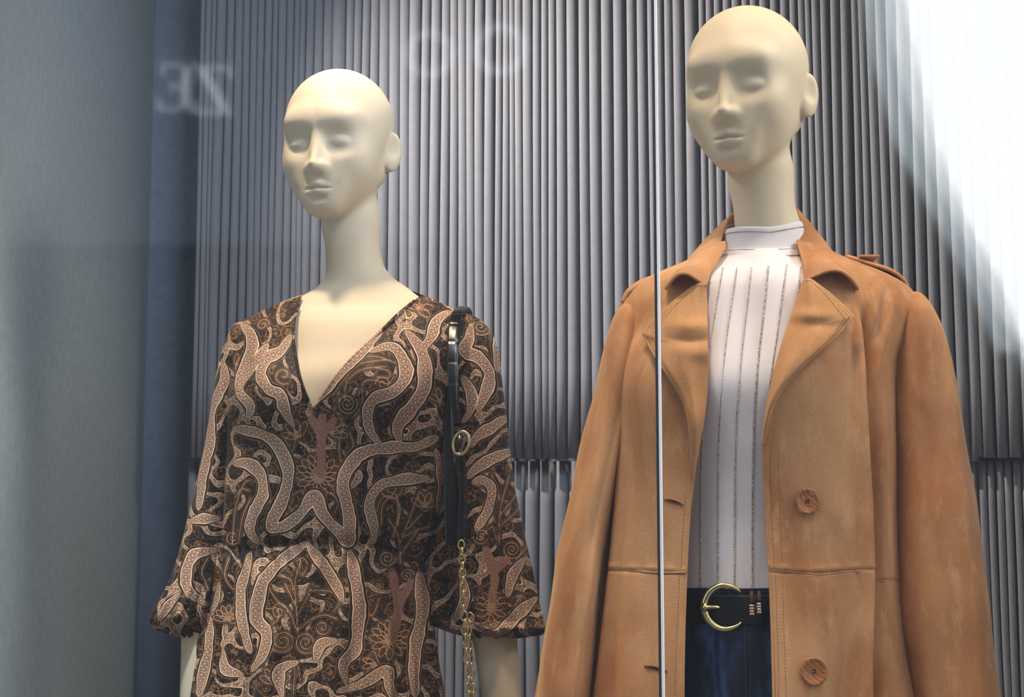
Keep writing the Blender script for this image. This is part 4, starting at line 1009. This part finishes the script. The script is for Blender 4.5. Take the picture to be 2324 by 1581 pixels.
# front edge piping, waist seams, stitching
tube_on('front_edge', [(1576,1072),(1566,1150),(1560,1230),(1556,1320),(1552,1440),(1550,1581),(1551,1700)], .0022, M_SUEDE, -.0005)
tube_on('front_edge', [(1733,1000),(1735,1080),(1739,1160),(1744,1260),(1749,1340),(1753,1450),(1756,1581),(1758,1700)], .0022, M_SUEDE, -.0005)
tube_on('waist_seam', [(1372,1290),(1420,1292),(1480,1298),(1520,1299),(1556,1298)], .0013, M_SUEDE, .0024)
tube_on('waist_seam', [(1746,1294),(1800,1298),(1860,1303),(1920,1297),(1958,1295)], .0013, M_SUEDE, .0024)
tube_on('waist_seam', [(1970,1314),(2000,1318),(2030,1319)], .0013, M_SUEDE, .0024)
for L in ([(1766,1020),(1768,1100),(1772,1200),(1774,1280)], [(1748,1010),(1749,1100),(1753,1200),(1757,1290)], [(1776,1305),(1778,1400),(1782,1500),(1784,1600)], [(1760,1305),(1763,1400),(1766,1500),(1768,1600)],
          [(1556,1120),(1550,1200),(1546,1290)], [(1542,1305),(1538,1400),(1534,1500),(1532,1600)], [(1372,1294),(1460,1301),(1550,1303)], [(1748,1299),(1860,1308),(1956,1300)]):
    c = catmull(np.array(L, float), 60); dashes('stitching', coat_pt(c[:, 0], c[:, 1], .0016), M_STITCH, coat)
# lapels
def patch(name, A, B, nu, nv, lift_a, lift_m, lift_b, mat, thick=.0035, extra=None):
    A = catmull(A, nu); k_ = int(nu*.36); B = np.vstack([catmull(B[:3], k_), catmull(B[2:], nu-k_+1)[1:]]); v = np.linspace(0, 1, nv)
    G = A[:, None, :]*(1-v)[None, :, None]+B[:, None, :]*v[None, :, None]
    lift = pchip([0, .12, .5, .9, 1], [lift_a, lift_a+.006, lift_m, lift_b+.003, lift_b], v)[None, :]+0*G[..., 0]
    if extra is not None: lift = lift+extra(G[..., 0], G[..., 1], v[None, :])
    lift = lift*(1-.85*sstep(.68, 1.0, np.linspace(0, 1, nu))[:, None])
    W = coat_pt(G[..., 0], G[..., 1], 0)
    sm = W[..., 1].copy()
    for _ in range(40):
        sm[:, 1:-1] = (sm[:, :-2]+sm[:, 2:]+2*sm[:, 1:-1])/4; sm[1:-1] = (sm[:-2]+sm[2:]+2*sm[1:-1])/4
    W = P(G[..., 0], G[..., 1], sm-lift)
    o = grid(name, W, mat, coat, thick=thick)
    return W
M_LAP = m_suede('tan_suede_facing', lin(178, 128, 84), lin(200, 150, 104), .6)
LA = [(1600,642),(1604,700),(1606,780),(1606,860),(1600,930),(1588,1000),(1577,1065),(1573,1090)]
LB = [(1583,644),(1520,694),(1460,757),(1490,812),(1528,868),(1556,925),(1567,985),(1571,1085)]
ex_l = lambda a, b, v: .007*g2(a, b, 1570, 740, 60, 16)-.006*g2(a, b, 1560, 775, 60, 12)+.005*g2(a, b, 1590, 800, 40, 18)+.003*wob(a/40, b/40, seed=5)
WL = patch('lapel', LA, LB, 150, 60, .004, .024, .020, M_LAP, extra=ex_l)
RA = [(1826,632),(1806,690),(1785,750),(1766,810),(1749,880),(1738,940),(1733,985),(1731,1010)]
RB = [(1838,634),(1888,672),(1935,718),(1895,765),(1840,812),(1785,868),(1750,930),(1735,1005)]
ex_r = lambda a, b, v: .005*g2(a, b, 1835, 715, 50, 12)-.005*g2(a, b, 1850, 740, 50, 14)+.003*wob(a/45, b/50, seed=9)
WR = patch('lapel', RA, RB, 150, 60, .004, .026, .021, M_LAP, extra=ex_r)
for W, nm in ((WL, 0), (WR, 1)):
    e = W[:, -1]+np.array([0, -.0005, 0]); m = MB(); m.tube(e[2:-4], .0024, 8); m.build('lapel_edge', M_SUEDE, coat)
    for vv in (-4, -8): dashes('stitching', W[4:-8, vv]+np.array([0, -.0024, 0]), M_STITCH, coat)
    e = W[2, 2:]+np.array([0, -.0005, .0]); m = MB(); m.tube(e, .0022, 8); m.build('lapel_edge', M_SUEDE, coat)
# collar
def collar(Tp, Op, name):
    T = catmull(np.array([P(a, b, YR+c) for a, b, c in Tp]), 110); O = catmull(np.array([P(a, b, YR+c) for a, b, c in Op]), 110)
    v = np.linspace(0, 1, 34); G = T[:, None]*(1-v)[None, :, None]+O[:, None]*v[None, :, None]
    ctr = np.array([HCR[0]+.024, YR+.03]); dirv = G[..., :2]-ctr; dirv = dirv/np.linalg.norm(dirv, axis=-1)[..., None]
    bul = (np.sin(v*PI)**.8*.012)[None, :]*np.ones((110, 1))
    G[..., 0] += dirv[..., 0]*bul*.7; G[..., 1] += dirv[..., 1]*bul; G[..., 2] += bul*.25
    G[..., 2] += (sstep(80, 109, np.arange(110))[:, None]*np.sin(PI*v)[None, :]**1.2)*.014
    G[..., 1] -= (sstep(80, 109, np.arange(110))[:, None]*np.sin(PI*v)[None, :])*.012
    G[..., 1] -= .0015*wob(np.arange(110)[:, None]/14., v[None, :]*3, seed=17)
    grid(name, G, M_SUEDE, coat, thick=.0035)
    return G
CL = collar([(1727,478,.100),(1680,480,.088),(1655,494,.050),(1642,525,.010),(1624,572,-.040),(1608,622,-.078),(1600,648,-.094)],
            [(1727,552,.130),(1650,560,.120),(1592,580,.090),(1560,600,.040),(1535,622,-.020),(1517,640,-.070),(1512,655,-.090)], 'collar')
CRr = collar([(1727,478,.100),(1775,472,.092),(1803,470,.058),(1812,500,.020),(1818,550,-.030),(1824,605,-.072),(1829,636,-.092)],
            [(1727,552,.130),(1800,556,.120),(1850,552,.085),(1880,570,.030),(1908,600,-.030),(1932,634,-.080),(1946,656,-.100)], 'collar')
for G in (CL, CRr):
    m = MB(); m.tube(G[20:, -1], .0024, 8); m.build('collar_edge', M_SUEDE, coat)
    m = MB(); m.tube(G[-1, :], .0024, 8); m.build('collar_edge', M_SUEDE, coat)
    m = MB(); m.tube(G[:, 0], .0026, 8); m.build('collar_edge', M_SUEDE, coat)
    dashes('stitching', G[30:-2, -5]+np.array([0, -.0022, 0]), M_STITCH, coat)
# under-collar band closing the neck between coat and collar
def under(Tp, Bp):
    T = catmull(np.array([P(a, b, YR+c) for a, b, c in Tp]), 60); B = catmull(np.array([P(a, b, YR+c) for a, b, c in Bp]), 60)
    v = np.linspace(0, 1, 10)[None, :, None]; grid('collar_stand', T[:, None]*(1-v)+B[:, None]*v, M_SUEDE, coat, thick=.002)
under([(1655,494,.052),(1642,525,.014),(1624,572,-.034),(1610,622,-.068)], [(1640,580,.050),(1625,600,.014),(1608,625,-.030),(1600,650,-.066)])
under([(1803,470,.060),(1812,500,.024),(1818,550,-.024),(1824,605,-.062)], [(1812,570,.060),(1818,590,.024),(1824,615,-.024),(1830,640,-.060)])
# sleeves
def csf(seed, y0, cxp):
    def f(ph, py, cx):
        k = sstep(y0, y0+120, py)
        return (.004*wob(ph*1.6, py/130, seed=seed)+.0022*wob(ph*4, py/60, seed=seed+3))*k+.005*np.exp(-((ph-1.0-.0006*(py-1000))/.16)**2)*k-.003*np.exp(-((ph-1.9+.0003*(py-1000))/.2)**2)*k
    return f
CSR = [(668,2060,2068,.020,.012),(675,2050,2082,.044,.010),(690,2038,2096,.058,.008),(718,2026,2112,.072,.004),(760,2016,2130,.078,.002),(850,2008,2152,.082,.0),(1000,2010,2181,.086,-.004),(1150,2016,2205,.088,-.008),(1300,2030,2228,.090,-.010),(1450,2048,2246,.092,-.012),
       (1581,2066,2262,.094,-.014),(1900,2110,2300,.090,-.016)]
sleeve('sleeve', CSR, YR, M_SUEDE, coat, 4, csf(51, 700, 0), attrs=False, nphi=170, pw=.92, thick=.0028)
CSL = [(694,1414,1426,.020,.012),(702,1404,1440,.044,.010),(718,1395,1446,.058,.008),(750,1384,1446,.070,.004),(800,1372,1436,.078,.002),(900,1350,1424,.082,.0),(1000,1329,1410,.086,-.004),(1150,1295,1388,.088,-.008),(1300,1262,1370,.090,-.010),(1450,1238,1350,.092,-.012),
       (1581,1216,1336,.094,-.014),(1900,1170,1300,.090,-.016)]
sleeve('sleeve', CSL, YR, M_SUEDE, coat, 4, csf(57, 720, 0), attrs=False, nphi=170, pw=.92, thick=.0028)
# epaulettes
def epaulette(top, nm):
    c = np.array([P(a, b, YR+cc) for a, b, cc in top]); c = catmull(c, 60)
    T = np.gradient(c, axis=0); T /= np.linalg.norm(T, axis=1)[:, None]
    Y = np.array([0, 1.0, 0]); N = np.cross(T, Y); N *= np.sign(N[:, 2:3]); wd = np.interp(np.linspace(0, 1, 60), [0, .1, .85, 1], [.030, .034, .036, .016])
    v = np.linspace(-1, 1, 14)
    G = c[:, None]+Y*(v[None, :, None]*wd[:, None, None]*.62)-N[:, None]*(.006*v**2)[None, :, None]
    grid('epaulette', G, M_SUEDE, coat, thick=.0042)
    m = MB(); m.tube(G[:, 0], .0024, 8); m.tube(G[-1], .0024, 8); m.build('epaulette_edge', M_SUEDE, coat)
    return c
eR = epaulette([(1918,580,.012),(1945,588,.010),(1985,600,.008),(2022,614,.006),(2048,634,.006),(2066,662,.006)], 0)
eL = epaulette([(1536,610,.012),(1510,618,.010),(1480,628,.008),(1450,640,.006),(1425,658,.006),(1412,682,.006)], 1)
c = eR[18]; m = MB(); m.box((c[0]-.016, c[1]-.024, c[2]+.004), (c[0]+.014, c[1]+.020, c[2]+.0075)); o = m.build('epaulette_loop', M_SUEDE, coat, smooth=False, bevel=.0012)
# buttons
def button(px, py, r):
    c = coat_pt(px, py, .006)[0]; m = MB()
    prof = [(.0, -.0010), (.45, -.0012), (.68, -.0018), (.80, -.0036), (.92, -.0040), (1.0, -.0026), (1.0, .0), (.9, .0014), (.0, .0014)]
    n = 48; V = []; t = np.linspace(0, 2*PI, n, endpoint=False)
    for a, b in prof: V.append(np.stack([c[0]+r*max(a, 1e-3)*np.cos(t)*.93, c[1]+b-0*t, c[2]+r*max(a, 1e-3)*np.sin(t)], 1))
    o = grid('button', np.array(V), M_BUTTON, coat, closed=True)
    for sx in (-1, 1):
        for sz in (-1, 1):
            m = MB(); q = c+np.array([sx*.0019, -.0013, sz*.0019]); m.tube([q, q+np.array([0, -.0004, 0])], .0011, 10)
            h = mesh('thread_hole', np.concatenate(m.v), m.f, M_DARK, o)
    m = MB(); q = c+np.array([0, -.0019, 0]); m.tube([q+np.array([0, 0, -.0022]), q+np.array([0, -.0006, 0]), q+np.array([0, 0, .0022])], .0006, 6); mesh('thread', np.concatenate(m.v), m.f, M_STITCH, o)
button(1832, 1137, .0188); button(1847, 1523, .0200)
def buttonhole(L):
    c = catmull(np.array(L, float), 20); W = coat_pt(c[:, 0], c[:, 1], .0017); up = np.array([0, 0, .0019])
    bell = np.sin(np.linspace(0, PI, 20))[:, None]**.5
    m = MB(); m.tube(W+up*bell, .0010, 7); m.tube(W-up*bell, .0010, 7); o = m.build('buttonhole', M_STITCH, coat)
    m = MB(); m.tube(W+np.array([0, .0006, 0]), .0016*np.sin(np.linspace(.1, PI-.1, 20)), 7); mesh('slit', np.concatenate(m.v), m.f, M_DARK, o)
buttonhole([(1508,1134),(1530,1138),(1550,1146)]); buttonhole([(1462,1512),(1488,1516),(1514,1524)])
